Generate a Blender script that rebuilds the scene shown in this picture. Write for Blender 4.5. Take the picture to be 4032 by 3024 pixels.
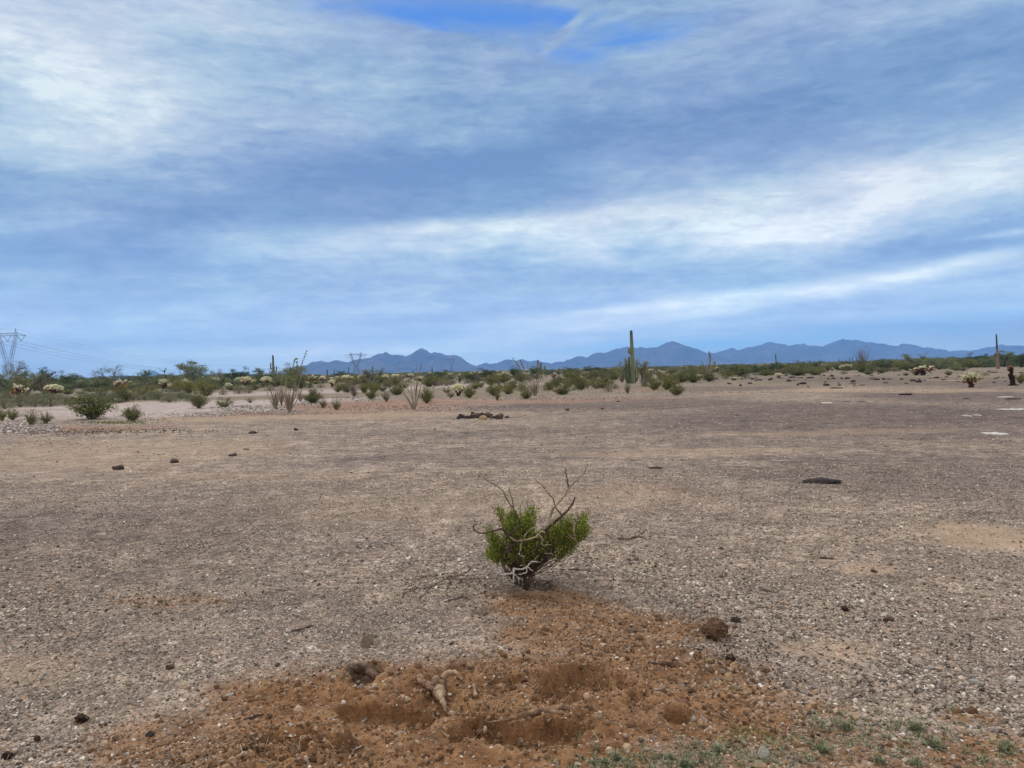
import bpy, math, random
import numpy as np
from mathutils import Matrix, Vector

# ------------------------------------------------------------------ clear
for o in list(bpy.data.objects): bpy.data.objects.remove(o)
SC = bpy.context.scene
COL = SC.collection
R = math.radians
rng = np.random.default_rng(7)
random.seed(7)

# ------------------------------------------------------------------ camera
CAM_H = 1.6
F = 3000.0                      # focal length in pixels of the 4032 wide photograph
PITCH, ROLL = -1.05, -1.30
cam_d = bpy.data.cameras.new("camera"); cam_d.sensor_width = 36.0
cam_d.lens = F / 4032 * 36.0; cam_d.clip_start = 0.05; cam_d.clip_end = 60000
cam = bpy.data.objects.new("camera", cam_d); COL.objects.link(cam)
CM = Matrix.Rotation(R(90 + PITCH), 4, 'X') @ Matrix.Rotation(R(ROLL), 4, 'Z')
cam.matrix_world = Matrix.Translation((0, 0, CAM_H)) @ CM
SC.camera = cam
CR = np.array(CM.to_3x3())

def pdir(px, py):
    v = CR @ np.array([(px - 2016) / F, -(py - 1512) / F, -1.0])
    return v
def hor(px):                    # row of the horizon at a column
    lo, hi = 1300., 1700.
    for _ in range(30):
        m = (lo + hi) / 2
        if pdir(px, m)[2] > 0: lo = m
        else: hi = m
    return (lo + hi) / 2
def G(px, py):                  # point of the flat ground seen at a place of the photograph
    v = pdir(px, py); t = -CAM_H / v[2]
    return np.array([v[0] * t, v[1] * t, 0.0])
def at_depth(px, py, y):        # point at world depth y on the sight line
    v = pdir(px, py); t = y / v[1]
    return np.array([v[0] * t, y, CAM_H + v[2] * t])
def PX(y): return y / F         # metres per photograph pixel at depth y

# ------------------------------------------------------------------ render settings
SC.render.engine = 'CYCLES'
SC.view_settings.view_transform = 'Standard'; SC.view_settings.look = 'None'
SC.view_settings.exposure = 0.12; SC.view_settings.gamma = 1.0
SC.view_settings.use_curve_mapping = False
SC.cycles.use_denoising = True
SC.cycles.max_bounces = 6; SC.cycles.diffuse_bounces = 3; SC.cycles.volume_bounces = 2
SC.cycles.transparent_max_bounces = 8

def lin(r, g, b):
    f = lambda c: (c / 255 / 12.92) if c / 255 <= 0.04045 else ((c / 255 + 0.055) / 1.055) ** 2.4
    return (f(r), f(g), f(b), 1.0)

# ------------------------------------------------------------------ node helper
class NT:
    def __init__(s, tree): s.t = tree; s.n = tree.nodes; s.l = tree.links
    def new(s, typ, **kw):
        n = s.n.new(typ)
        for k, v in kw.items():
            if k.startswith('i_'): s.put(n.inputs[k[2:].replace('_', ' ')], v)
            elif isinstance(k, str) and hasattr(n, k): setattr(n, k, v)
        return n
    def put(s, sock, v):
        if isinstance(v, bpy.types.NodeSocket): s.l.new(v, sock)
        elif v is not None: sock.default_value = v
    def m(s, op, a, b=None, c=None, clamp=False):
        n = s.n.new('ShaderNodeMath'); n.operation = op; n.use_clamp = clamp
        s.put(n.inputs[0], a); s.put(n.inputs[1], b)
        if c is not None: s.put(n.inputs[2], c)
        return n.outputs[0]
    def mix(s, f, a, b, blend='MIX', clamp=True):
        n = s.n.new('ShaderNodeMix'); n.data_type = 'RGBA'; n.blend_type = blend; n.clamp_factor = clamp
        s.put(n.inputs[0], f); s.put(n.inputs[6], a); s.put(n.inputs[7], b)
        return n.outputs[2]
    def noise(s, vec, scale, detail=3, rough=.55, dist=0.0):
        n = s.n.new('ShaderNodeTexNoise'); s.put(n.inputs['Vector'], vec)
        n.inputs['Scale'].default_value = scale; n.inputs['Detail'].default_value = detail
        n.inputs['Roughness'].default_value = rough; n.inputs['Distortion'].default_value = dist
        return n.outputs['Fac']
    def vor(s, vec, scale, feature='F1', rnd=1.0):
        n = s.n.new('ShaderNodeTexVoronoi'); n.feature = feature; s.put(n.inputs['Vector'], vec)
        n.inputs['Scale'].default_value = scale; n.inputs['Randomness'].default_value = rnd
        return n
    def ramp(s, fac, stops, interp='LINEAR'):
        n = s.n.new('ShaderNodeValToRGB'); s.put(n.inputs[0], fac); cr = n.color_ramp; cr.interpolation = interp
        while len(cr.elements) < len(stops): cr.elements.new(0.5)
        for e, (p, c) in zip(cr.elements, stops): e.position = p; e.color = c if len(c) == 4 else (*c, 1)
        return n.outputs[0]
    def step(s, x, lo, hi):
        n = s.n.new('ShaderNodeMapRange'); n.interpolation_type = 'SMOOTHSTEP'
        s.put(n.inputs[0], x); n.inputs[1].default_value = lo; n.inputs[2].default_value = hi
        return n.outputs[0]
    def attr(s, name):
        n = s.n.new('ShaderNodeAttribute'); n.attribute_name = name; return n.outputs['Fac']
    def mapping(s, vec, scale=(1, 1, 1), rot=(0, 0, 0), loc=(0, 0, 0)):
        n = s.n.new('ShaderNodeMapping'); s.put(n.inputs[0], vec)
        n.inputs['Scale'].default_value = scale; n.inputs['Rotation'].default_value = rot; n.inputs['Location'].default_value = loc
        return n.outputs[0]

# ------------------------------------------------------------------ sky and sun
SUN_EL, SUN_AZ = 48, -35       # az measured from +Y towards +X
world = bpy.data.worlds.new("World"); SC.world = world; world.use_nodes = True
w = NT(world.node_tree); w.n.clear()
out = w.new('ShaderNodeOutputWorld'); bg = w.new('ShaderNodeBackground'); w.l.new(bg.outputs[0], out.inputs[0])
sky = w.new('ShaderNodeTexSky'); sky.sky_type = 'NISHITA'; sky.sun_disc = False
sky.sun_elevation = R(SUN_EL); sky.sun_rotation = R(SUN_AZ); sky.air_density = 1.3; sky.dust_density = 0.3; sky.ozone_density = 3.0
tc = w.new('ShaderNodeTexCoord'); sep = w.new('ShaderNodeSeparateXYZ'); w.l.new(tc.outputs['Generated'], sep.inputs[0])
X, Y, Z = sep.outputs
az = w.m('ARCTAN2', X, Y)
te = w.m('DIVIDE', Z, w.m('SQRT', w.m('ADD', w.m('MULTIPLY', X, X), w.m('MULTIPLY', Y, Y))))
# cloud layer coordinates: where the sight line meets a high layer
zz = w.m('ADD', w.m('MAXIMUM', Z, 0.0), 0.10)
cx = w.new('ShaderNodeCombineXYZ'); w.put(cx.inputs[0], w.m('DIVIDE', X, zz)); w.put(cx.inputs[1], w.m('DIVIDE', Y, zz))
cl = cx.outputs[0]
# warp
wn = w.new('ShaderNodeTexNoise'); w.put(wn.inputs['Vector'], cl); wn.inputs['Scale'].default_value = .7; wn.inputs['Detail'].default_value = 3
wv = w.new('ShaderNodeVectorMath', operation='MULTIPLY_ADD'); w.l.new(wn.outputs['Color'], wv.inputs[0]); wv.inputs[1].default_value = (.55, .55, 0); w.l.new(cl, wv.inputs[2])
clw = wv.outputs[0]
n_big = w.noise(w.mapping(clw, (.55, 1.1, 1), (0, 0, R(-14))), 1.0, 5, .55)
n_str = w.noise(w.mapping(clw, (.9, 2.0, 1), (0, 0, R(-16))), 1.5, 8, .64)
n_fin = w.noise(w.mapping(clw, (2.2, 4.0, 1), (0, 0, R(-24))), 2.0, 8, .68)
ael = w.new('ShaderNodeCombineXYZ'); w.put(ael.inputs[0], az); w.put(ael.inputs[1], te)
n_hor = w.noise(w.mapping(ael.outputs[0], (2.2, 26, 1), (0, 0, R(3))), 1.4, 6, .6)
n_edge = w.noise(w.mapping(ael.outputs[0], (5, 12, 1)), 1.0, 7, .6)
n_mot = w.noise(w.mapping(ael.outputs[0], (3.4, 9, 1), (0, 0, R(-8)), (3, 7, 0)), 1.5, 9, .62, .35)

def to_ae(px, py):
    v = pdir(px, py); return math.atan2(v[0], v[1]), v[2] / math.hypot(v[0], v[1])
n_m2 = w.noise(w.mapping(ael.outputs[0], (3, 8.5, 1), (0, 0, R(-14)), (1, 5, 0)), 4.2, 9, .64, .5)
wob = w.m('SUBTRACT', n_mot, .5); wob2 = w.m('SUBTRACT', n_edge, .5)
def blob(px, py, rx, ry, ang, amp, warp=1.3, power=1.0):
    a0, e0 = to_ae(px, py); ca, sa = math.cos(R(ang)), math.sin(R(ang))
    da = w.m('SUBTRACT', az, a0)
    de = w.m('ADD', w.m('SUBTRACT', te, e0), w.m('MULTIPLY', w.m('ADD', wob, wob2), warp * ry / F))
    u = w.m('DIVIDE', w.m('ADD', w.m('MULTIPLY', da, ca), w.m('MULTIPLY', de, sa)), rx / F)
    v = w.m('DIVIDE', w.m('SUBTRACT', w.m('MULTIPLY', de, ca), w.m('MULTIPLY', da, sa)), ry / F)
    r2 = w.m('ADD', w.m('MULTIPLY', u, u), w.m('MULTIPLY', v, v))
    if power != 1: r2 = w.m('POWER', r2, power)
    return w.m('MULTIPLY', w.m('EXPONENT', w.m('MULTIPLY', r2, -1.0)), amp)
def total(items):
    s = items[0]
    for i in items[1:]: s = w.m('ADD', s, i)
    return s
# bright places of the cloud cover (positive) and dark bellies (negative)
BR = [ (230, 240, 620, 250, -14, .58), (60, 520, 480, 60, 4, .16), (900, 60, 420, 120, 0, .28), (1300, 330, 380, 130, -10, .12),
       (2200, 330, 500, 60, -14, .06), (1950, 885, 700, 34, 2, .34), (1500, 960, 700, 60, 3, .16), (2800, 830, 1000, 110, 6, .34), (3900, 660, 700, 100, 10, .30),
       (3500, 800, 560, 90, 6, .14), (3100, 950, 900, 90, 2, .16), (1500, 950, 420, 60, 2, .10),
       (3300, 1130, 900, 34, 6.5, .42), (2500, 1215, 520, 24, 5, .46), (1500, 1225, 420, 30, 2, .26), (2150, 1300, 420, 24, 4, .28), (3700, 1060, 380, 22, 9, .22),
       (3930, 925, 130, 14, 4, .40), (3500, 762, 60, 16, 0, .30), (3250, 1170, 500, 12, 6, .15), (1000, 1385, 820, 34, 1, .34), (900, 1440, 500, 18, 1, .12), (2500, 600, 220, 36, 10, .16),
       (1500, 520, 500, 60, -8, .10), (3700, 20, 300, 50, 0, .28),
       (1600, 660, 1000, 150, 5, -.26), (2600, 500, 1100, 150, 10, -.22), (3600, 380, 700, 170, 8, -.20), (300, 1000, 900, 150, 0, -.14), (3700, 960, 500, 50, 5, -.20),
       (1900, 1040, 900, 60, 0, -.05), (700, 1200, 700, 90, 0, -.08), (3250, 820, 150, 40, 0, -.10), (3700, 1105, 260, 16, 4, -.16)]
br = total([blob(*b) for b in BR])
# gaps that show the blue sky
GP = [ (1990, 90, 560, 95, -3, .88), (2500, 160, 420, 60, 10, .45), (1400, 20, 320, 60, 0, .35), (2250, 260, 380, 45, -14, .35),
       (3600, 1300, 1500, 62, 3, .62), (2700, 1370, 600, 42, 0, .45), (200, 1440, 700, 60, 0, .35) ]
gp = total([blob(*b, 1.6) for b in GP])
wisp = total([blob(2245, 110, 130, 17, 40, .9, .6), blob(1250, 60, 0.1, 0.1, 0, 0.0), blob(2650, 270, 230, 26, -20, .5), blob(1800, 170, 420, 26, -12, .45), blob(2500, 30, 300, 24, 18, .35)])
gapf = w.m('SUBTRACT', w.m('ADD', gp, w.m('ADD', w.m('MULTIPLY', w.m('SUBTRACT', n_mot, .5), 1.3), w.m('MULTIPLY', w.m('SUBTRACT', n_m2, .5), .7))), wisp)
gap = w.m('MULTIPLY', w.step(gapf, .12, 1.0), w.m('MINIMUM', w.m('MULTIPLY', gp, 2.2), 1.0))
n_m3 = w.noise(w.mapping(ael.outputs[0], (3, 10, 1), (0, 0, R(-20)), (9, 2, 0)), 10.5, 8, .66, .6)
bright = total([br, w.m('MULTIPLY', w.m('SUBTRACT', n_m3, .5), .46), w.m('MULTIPLY', w.m('SUBTRACT', n_big, .5), .75), w.m('MULTIPLY', w.m('SUBTRACT', n_str, .5), .18), w.m('MULTIPLY', w.m('SUBTRACT', n_m2, .5), .52),
                w.m('MULTIPLY', w.m('SUBTRACT', n_fin, .5), .14), w.m('MULTIPLY', w.m('SUBTRACT', n_hor, .5), .26), w.m('MULTIPLY', w.m('SUBTRACT', n_mot, .5), .78), .365])
ccol = w.ramp(bright, [(0.0, lin(112, 141, 188)), (.28, lin(138, 163, 202)), (.52, lin(168, 189, 216)), (.78, lin(203, 215, 230)), (1.0, lin(238, 243, 248))])
ccol = w.mix(w.m('MULTIPLY', w.step(te, .16, .0), .5), ccol, lin(184, 203, 222))
# hue drift between lilac and cyan in the cloud
hue = w.noise(w.mapping(ael.outputs[0], (2.5, 5, 1), (0, 0, .4), (4, 2, 0)), 1.6, 3, .5)
ccol = w.mix(w.step(hue, .40, .62), w.mix(1.0, ccol, (1.0, .995, .985, 1), 'MULTIPLY'), w.mix(1.0, ccol, (.95, 1.02, .985, 1), 'MULTIPLY'))
blue = w.mix(1.0, sky.outputs[0], (.060, .083, .118, 1), 'MULTIPLY')
blue = w.mix(.72, blue, w.ramp(te, [(0.0, lin(98, 160, 216)), (.12, lin(92, 156, 222)), (.5, lin(46, 124, 224))]))
col = w.mix(gap, ccol, blue)
# low sky brightened well past its cloud colour to offset the haze volume's dimming
hzb = w.ramp(w.m('MULTIPLY', te, 3.0), [(0, (1.0, .95, .82)), (.13, (.92, .90, .80)), (.20, (.62, .60, .54)), (.32, (.41, .41, .375)), (.60, (.29, .285, .275)), (1.0, (.25, .25, .25))])
col = w.mix(1.0, col, w.mix(1.0, hzb, (4, 4, 4, 1), 'MULTIPLY'), 'MULTIPLY')
# unseen sky overhead and behind made brighter, warm white, to lift ambient light
back = w.m('MAXIMUM', w.step(te, .62, 1.3), w.step(Y, .25, -.25))
col = w.mix(back, col, w.mix(1.0, w.ramp(n_big, [(.3, (.62, .60, .57)), (.7, (1.05, 1.0, .93))]), (1.0, 1.0, 1.0, 1), 'MULTIPLY'))
w.put(bg.inputs[0], col); bg.inputs[1].default_value = 1.0

sun_d = bpy.data.lights.new("sun", 'SUN'); sun_d.energy = 1.9; sun_d.angle = R(11); sun_d.color = (1.0, .95, .87)
sun = bpy.data.objects.new("sun", sun_d); COL.objects.link(sun)
sv = Vector((math.sin(R(SUN_AZ)) * math.cos(R(SUN_EL)), math.cos(R(SUN_AZ)) * math.cos(R(SUN_EL)), math.sin(R(SUN_EL))))
sun.rotation_euler = sv.to_track_quat('Z', 'Y').to_euler()

# ------------------------------------------------------------------ numpy noise
_perm = np.random.default_rng(11).random((256, 256))
def vnoise(x, y):
    xi = np.floor(x).astype(np.int64); yi = np.floor(y).astype(np.int64)
    fx = x - xi; fy = y - yi; fx = fx * fx * (3 - 2 * fx); fy = fy * fy * (3 - 2 * fy)
    a = _perm[xi & 255, yi & 255]; b = _perm[(xi + 1) & 255, yi & 255]
    c = _perm[xi & 255, (yi + 1) & 255]; d = _perm[(xi + 1) & 255, (yi + 1) & 255]
    return (a * (1 - fx) + b * fx) * (1 - fy) + (c * (1 - fx) + d * fx) * fy - .5
def fbm(x, y, s, oct=4, g=.5):
    x = np.asarray(x, float); y = np.asarray(y, float); r = 0; a = 1
    for i in range(oct):
        r = r + a * vnoise(x * s + 17.3 * i, y * s + 9.1 * i); s *= 2.03; a *= g
    return r
def sm(x): x = np.clip(x, 0, 1); return x * x * (3 - 2 * x)

flatG = G
_pc = {}
def patch(px, py, rx, ry):      # photo-measured ground patch -> centre and radii in metres
    c = flatG(px, py); a = flatG(px + rx, py); t = flatG(px, py - ry); b = flatG(px, py + ry)
    return c[0], c[1], abs(a[0] - c[0]), abs(t[1] - b[1]) / 2
def field(x, y, items, wob=.35, ns=3.0):
    f = np.zeros_like(np.asarray(x, float))
    for it in items:
        cx_, cy_, rx, ry = patch(*it[:4]); amp = it[4]; soft = it[5] if len(it) > 5 else .5
        d = np.hypot((x - cx_) / rx, (y - cy_) / ry)
        sc = min(rx, ry)
        d = d + wob * fbm(x, y, ns / max(sc, .05) * .35, 4) 
        f = np.maximum(f, amp * sm((1 + soft * .5 - d) / soft))
    return f
DIRT = [(1830, 2800, 980, 300, 1, .45), (2500, 2760, 620, 240, .95, .6), (2380, 2500, 420, 110, .85, .6), (850, 2960, 480, 200, .75, .7), (2150, 2385, 240, 60, .8, .6),
        (3050, 2990, 700, 180, .6, .8), (3950, 2990, 380, 120, .8, .6), (640, 2370, 230, 26, .45, .8), (3820, 2830, 130, 30, .6, .7)]
TAN = [(3880, 2110, 330, 55, .9, .6), (3420, 2240, 120, 22, 1, .6), (3250, 2560, 200, 40, .7, .7), (100, 2640, 260, 60, .5, .9), (300, 1790, 700, 60, .45, .8), (2450, 1960, 300, 50, .4, 1),
       (1700, 1990, 900, 60, .3, 1), (3300, 1535, 220, 9, .9, .8), (3700, 1540, 330, 8, .8, .8), (3740, 1496, 160, 4, .8, .9), (2900, 1546, 160, 5, .8, .9), (1200, 1640, 700, 12, .8, .9),
       (2700, 1780, 500, 16, .5, .9), (900, 1880, 500, 20, .3, 1.), (3300, 1700, 700, 10, .5, .9)]
RED = [(1500, 1592, 420, 16, .9, .7), (300, 1690, 330, 12, .8, .7), (2100, 1580, 560, 8, .8, .8), (1250, 1625, 500, 8, .7, .8), (2550, 1925, 240, 20, .3, 1), (2500, 1536, 120, 8, .7, .9)]
PAVE = [(3300, 1640, 1100, 70, .9, .8), (3400, 1496, 900, 26, .8, .8), (3700, 1465, 600, 12, .6, .9), (200, 2260, 520, 90, .5, 1.), (3800, 1560, 600, 30, .8, .8), (2500, 1590, 600, 22, .8, .8), (3600, 1860, 900, 90, .6, 1.), (500, 2080, 800, 110, .65, 1.), (2200, 1700, 700, 20, .45, 1), (2800, 1530, 420, 12, .7, .9), (1900, 1790, 600, 26, .4, 1)]
WASH = [(700, 1592, 620, 14, 1, .5), (1000, 1550, 380, 9, .9, .6), (250, 1640, 500, 14, .9, .5), (500, 1620, 480, 16, 1, .5), (1500, 1530, 260, 8, .8, .7), (1900, 1516, 300, 6, .7, .8)]
PITS = [(1850, 2780, 520, 175, .028, .4), (1520, 2825, 190, 75, .045, .2), (2060, 2895, 260, 78, .060, .2), (2290, 2690, 170, 62, .070, .3), (1440, 2650, 70, 24, .06, .25),
        (2668, 2842, 50, 30, .085, .5), (2115, 2310, 60, 20, .045, .6), (1950, 2412, 75, 22, .03, .6), (1110, 2935, 90, 60, .03, .6), (1740, 2770, 110, 55, .025, .4)]
def masks(x, y):
    return dict(dirt=field(x, y, DIRT, .5), tan=field(x, y, TAN, .5), red=field(x, y, RED, .5), pave=field(x, y, PAVE, .5), wash=field(x, y, WASH, .4), scrub=sm((np.hypot(x, y) - 34 - 16 * sm((x - 4) / 14)) / 14) * (.45 + .9 * np.clip(fbm(x, y, .16, 4) + .35, 0, 1)))
def H(x, y, fine=True):
    x = np.asarray(x, float); y = np.asarray(y, float)
    d = np.hypot(x, y)
    h = .05 * fbm(x, y, .11, 3) * sm((d - 9) / 20) + .5 * fbm(x, y, .012, 3) * sm((d - 110) / 200)
    near = sm((16 - d) / 8)
    if fine:
        dm = field(x, y, DIRT, .5) * near
        h = h + near * .012 * fbm(x, y, 3, 4) + dm * (.026 * fbm(x, y, 6, 3, .6) + .016 * (.3 - np.abs(fbm(x, y, 14, 3, .6))) + .010 * np.abs(fbm(x, y, 30, 3))) + near * .006 * fbm(x, y, 22, 3, .6)
        pit = np.zeros_like(h)
        for it in PITS:
            cx_, cy_, rx, ry = patch(*it[:4]); dd = np.hypot((x - cx_) / rx, (y - cy_) / ry) + .75 * fbm(x, y, 5, 5, .6)
            pit = pit + it[4] * sm((1 + it[5] * .5 - dd) / it[5]) - it[4] * .22 * np.exp(-((dd - 1.35) / .28) ** 2)
        h = h - pit * 1.3
    return h
def Hs(x, y): return float(H(np.array([x]), np.array([y]), math.hypot(x, y) < 16.5)[0])

_G = G
def G(px, py):
    g = _G(px, py)
    if g[1] > 15: return g
    v = pdir(px, py)
    for _ in range(4):
        z = Hs(g[0], g[1]); t = (z - CAM_H) / v[2]; g = np.array([v[0] * t, v[1] * t, 0.0])
    return g
# ------------------------------------------------------------------ mesh builder
class MB:
    def __init__(s): s.v = []; s.f = []; s.r = []; s.n = 0
    def add(s, verts, faces, rnd=None):
        verts = np.asarray(verts, float).reshape(-1, 3); faces = np.asarray(faces, int)
        s.v.append(verts); s.f.append(faces + s.n); s.n += len(verts)
        s.r.append(np.full(len(faces), rnd if rnd is not None else 0.5) if np.isscalar(rnd) or rnd is None else np.asarray(rnd, float))
    def mesh(s, name, smooth=False):
        v = np.concatenate(s.v); tot = np.concatenate([np.full(len(f), f.shape[1]) for f in s.f]); idx = np.concatenate([f.ravel() for f in s.f])
        me = bpy.data.meshes.new(name); me.vertices.add(len(v)); me.vertices.foreach_set('co', v.astype(np.float32).ravel())
        me.loops.add(len(idx)); me.loops.foreach_set('vertex_index', idx.astype(np.int32))
        me.polygons.add(len(tot)); me.polygons.foreach_set('loop_start', np.concatenate([[0], np.cumsum(tot)[:-1]]).astype(np.int32))
        me.update(calc_edges=True)
        a = me.attributes.new('rnd', 'FLOAT', 'FACE'); a.data.foreach_set('value', np.concatenate(s.r).astype(np.float32))
        me.polygons.foreach_set('use_smooth', np.full(len(tot), smooth)); me.update()
        return me
    def obj(s, name, mat, parent=None, smooth=False):
        me = s.mesh(name, smooth); me.materials.append(mat)
        o = bpy.data.objects.new(name, me); COL.objects.link(o)
        if parent is not None: o.parent = parent
        return o

def tube(mb, pts, rad, n=6, rnd=.5, cap=True):
    pts = np.asarray(pts, float); k = len(pts); rad = np.atleast_1d(np.asarray(rad, float)); rad = np.interp(np.linspace(0, 1, k), np.linspace(0, 1, len(rad)), rad) if len(rad) > 1 else np.full(k, rad[0])
    t = np.gradient(pts, axis=0); t /= np.linalg.norm(t, axis=1)[:, None] + 1e-9
    ref = np.array([0.31, .93, .2]) if abs(t[:, 2]).mean() > .6 else np.array([0.05, 0.1, 1.0])
    a = np.cross(t, ref); a /= np.linalg.norm(a, axis=1)[:, None] + 1e-9; b = np.cross(t, a)
    th = np.arange(n) * 2 * math.pi / n
    v = pts[:, None] + rad[:, None, None] * (np.cos(th)[None, :, None] * a[:, None] + np.sin(th)[None, :, None] * b[:, None])
    i = np.arange(k - 1)[:, None] * n; j = np.arange(n)[None]
    q = np.stack([i + j, i + (j + 1) % n, i + n + (j + 1) % n, i + n + j], -1).reshape(-1, 4)
    mb.add(v.reshape(-1, 3), q, rnd)
    if cap and n >= 3:
        mb.add(np.vstack([v[-1], pts[-1] + t[-1] * rad[-1] * .6]), np.array([[c, (c + 1) % n, n] for c in range(n)]), rnd)
        mb.add(np.vstack([v[0], pts[0]]), np.array([[(c + 1) % n, c, n] for c in range(n)]), rnd)
def spline(pts, m=4, jit=0.0, rs=None):
    p = np.asarray(pts, float); k = len(p)
    if k < 3: 
        t = np.linspace(0, 1, m + 1)[:, None]; return p[0] * (1 - t) + p[-1] * t
    P = np.vstack([2 * p[0] - p[1], p, 2 * p[-1] - p[-2]]); o = []
    for i in range(k - 1):
        a, b, c, d = P[i:i + 4]
        for u in np.arange(m) / m: o.append(.5 * ((2 * b) + (c - a) * u + (2 * a - 5 * b + 4 * c - d) * u * u + (3 * b - a - 3 * c + d) * u ** 3))
    o.append(p[-1]); o = np.array(o)
    if jit: o[1:-1] += (rs or rng).normal(0, jit, (len(o) - 2, 3))
    return o
def quads(mb, cen, size, rs, up=.35, asp=.5, rnd=None):
    n = len(cen); size = np.broadcast_to(size, (n,))
    a = rs.normal(size=(n, 3)); a[:, 2] += up; a /= np.linalg.norm(a, axis=1)[:, None]
    b = np.cross(a, rs.normal(size=(n, 3))); b /= np.linalg.norm(b, axis=1)[:, None] + 1e-9
    h = size[:, None] * .5; s = asp
    v = np.stack([cen - a * h, cen + b * h * s, cen + a * h, cen - b * h * s], 1).reshape(-1, 3)
    mb.add(v, np.arange(4 * n).reshape(n, 4), rs.random(n) if rnd is None else rnd)

_ico = {}
def ico(sub):
    if sub in _ico: return _ico[sub]
    import bmesh
    bm = bmesh.new(); bmesh.ops.create_icosphere(bm, subdivisions=sub, radius=1.0)
    v = np.array([x.co[:] for x in bm.verts]); f = np.array([[q.index for q in p.verts] for p in bm.faces]); bm.free()
    _ico[sub] = (v, f); return _ico[sub]
def rock_verts(seed, sub=3, cuts=17, rough=.06):
    rs = np.random.default_rng(seed); v, f = ico(sub); v = v.copy()
    for _ in range(cuts):
        n = rs.normal(size=3); n /= np.linalg.norm(n); c = rs.uniform(.48, .88)
        d = v @ n - c; v = np.where(d[:, None] > 0, v - d[:, None] * n, v)
    v = v + v * (rough * (fbm(v[:, 0] * 3 + seed, v[:, 1] * 3 + v[:, 2] * 2.3, 1, 3))[:, None] * 2)
    return v, f

# ------------------------------------------------------------------ materials
def mat(name, rough=.9, spec=.2):
    m_ = bpy.data.materials.new(name); m_.use_nodes = True; t = NT(m_.node_tree)
    b = t.n['Principled BSDF']; b.inputs['Roughness'].default_value = rough; b.inputs['Specular IOR Level'].default_value = spec
    return m_, t, b
def ramp_mat(name, stops, attr='rnd', noise_scale=None, noise_amt=.3, rough=.9, objvar=.25, bump=None, trans=0.0, spec=.15):
    m_, t, b = mat(name, rough, spec)
    c = t.ramp(t.attr(attr), stops)
    tcn = t.new('ShaderNodeTexCoord')
    if noise_scale:
        nz = t.noise(tcn.outputs['Object'], noise_scale, 4, .6)
        c = t.mix(1.0, c, t.ramp(nz, [(.25, (1 - noise_amt,) * 3), (.75, (1 + noise_amt,) * 3)]), 'MULTIPLY')
        if bump:
            bn = t.new('ShaderNodeBump'); t.put(bn.inputs['Height'], nz); bn.inputs['Distance'].default_value = bump; t.l.new(bn.outputs[0], b.inputs['Normal'])
    if objvar:
        oi = t.new('ShaderNodeObjectInfo')
        c = t.mix(1.0, c, t.ramp(oi.outputs['Random'], [(0, (1 - objvar, 1 - objvar * .8, 1 - objvar)), (.5, (1, 1, 1)), (1, (1 + objvar, 1 + objvar * .7, 1 + objvar * .4))]), 'MULTIPLY')
    t.put(b.inputs['Base Color'], c)
    if trans:
        tr = t.new('ShaderNodeBsdfTranslucent'); t.put(tr.inputs[0], c); mx = t.new('ShaderNodeMixShader'); mx.inputs[0].default_value = trans
        t.l.new(b.outputs[0], mx.inputs[1]); t.l.new(tr.outputs[0], mx.inputs[2]); t.l.new(mx.outputs[0], t.n['Material Output'].inputs[0])
    return m_
M = {}
M['creosote'] = ramp_mat('creosote leaves', [(0, (.070, .088, .026)), (.5, (.160, .180, .050)), (.85, (.26, .265, .080)), (1, (.38, .34, .13))], trans=.15)
M['hero_leaf'] = ramp_mat('fresh creosote leaves', [(0, (.075, .110, .015)), (.5, (.215, .280, .036)), (.9, (.38, .43, .072)), (1, (.52, .50, .13))], trans=.25, objvar=0)
M['mesquite'] = ramp_mat('mesquite leaves', [(0, (.085, .115, .060)), (.5, (.165, .205, .105)), (1, (.28, .32, .17))], trans=.15, objvar=.3)
M['dark_tree'] = ramp_mat('dark tree leaves', [(0, (.040, .062, .024)), (.5, (.082, .112, .042)), (1, (.15, .18, .07))], trans=.1)
M['palo'] = ramp_mat('palo verde twigs', [(0, (.12, .14, .06)), (.5, (.21, .23, .11)), (1, (.33, .33, .18))], trans=.15)
M['greytree'] = ramp_mat('grey dry twigs', [(0, (.12, .125, .11)), (.5, (.21, .21, .17)), (1, (.33, .31, .25))])
M['bursage'] = ramp_mat('bursage leaves', [(0, (.10, .115, .065)), (.5, (.19, .205, .12)), (1, (.33, .33, .20))], trans=.1)
M['straw'] = ramp_mat('straw coloured mound', [(0, (.16, .14, .09)), (.5, (.28, .25, .15)), (1, (.42, .37, .24))])
M['stem'] = ramp_mat('grey stems', [(0, (.12, .10, .08)), (1, (.28, .24, .20))], noise_scale=20, noise_amt=.3)
M['bark'] = ramp_mat('dark bark', [(0, (.04, .03, .025)), (1, (.09, .07, .055))], noise_scale=8)
M['cholla'] = ramp_mat('pale cholla spines', [(0, (.42, .39, .23)), (.5, (.64, .61, .40)), (1, (.84, .82, .62))], trans=.1, objvar=.12)
M['cholla_old'] = ramp_mat('old cholla joints', [(0, (.06, .025, .015)), (.6, (.16, .07, .035)), (1, (.42, .22, .10))], objvar=.2)
M['cholla_trunk'] = ramp_mat('cholla trunk', [(0, (.03, .015, .012)), (1, (.10, .05, .035))], noise_scale=14)
M['ocotillo'] = ramp_mat('ocotillo canes', [(0, (.17, .14, .11)), (1, (.38, .34, .27))], noise_scale=16, noise_amt=.35, objvar=.2)
M['ocotillo_leaf'] = ramp_mat('ocotillo leaves', [(0, (.14, .16, .06)), (1, (.38, .38, .17))])
M['dead'] = ramp_mat('dead wood', [(0, (.03, .025, .022)), (1, (.10, .08, .07))], noise_scale=10)

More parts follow.
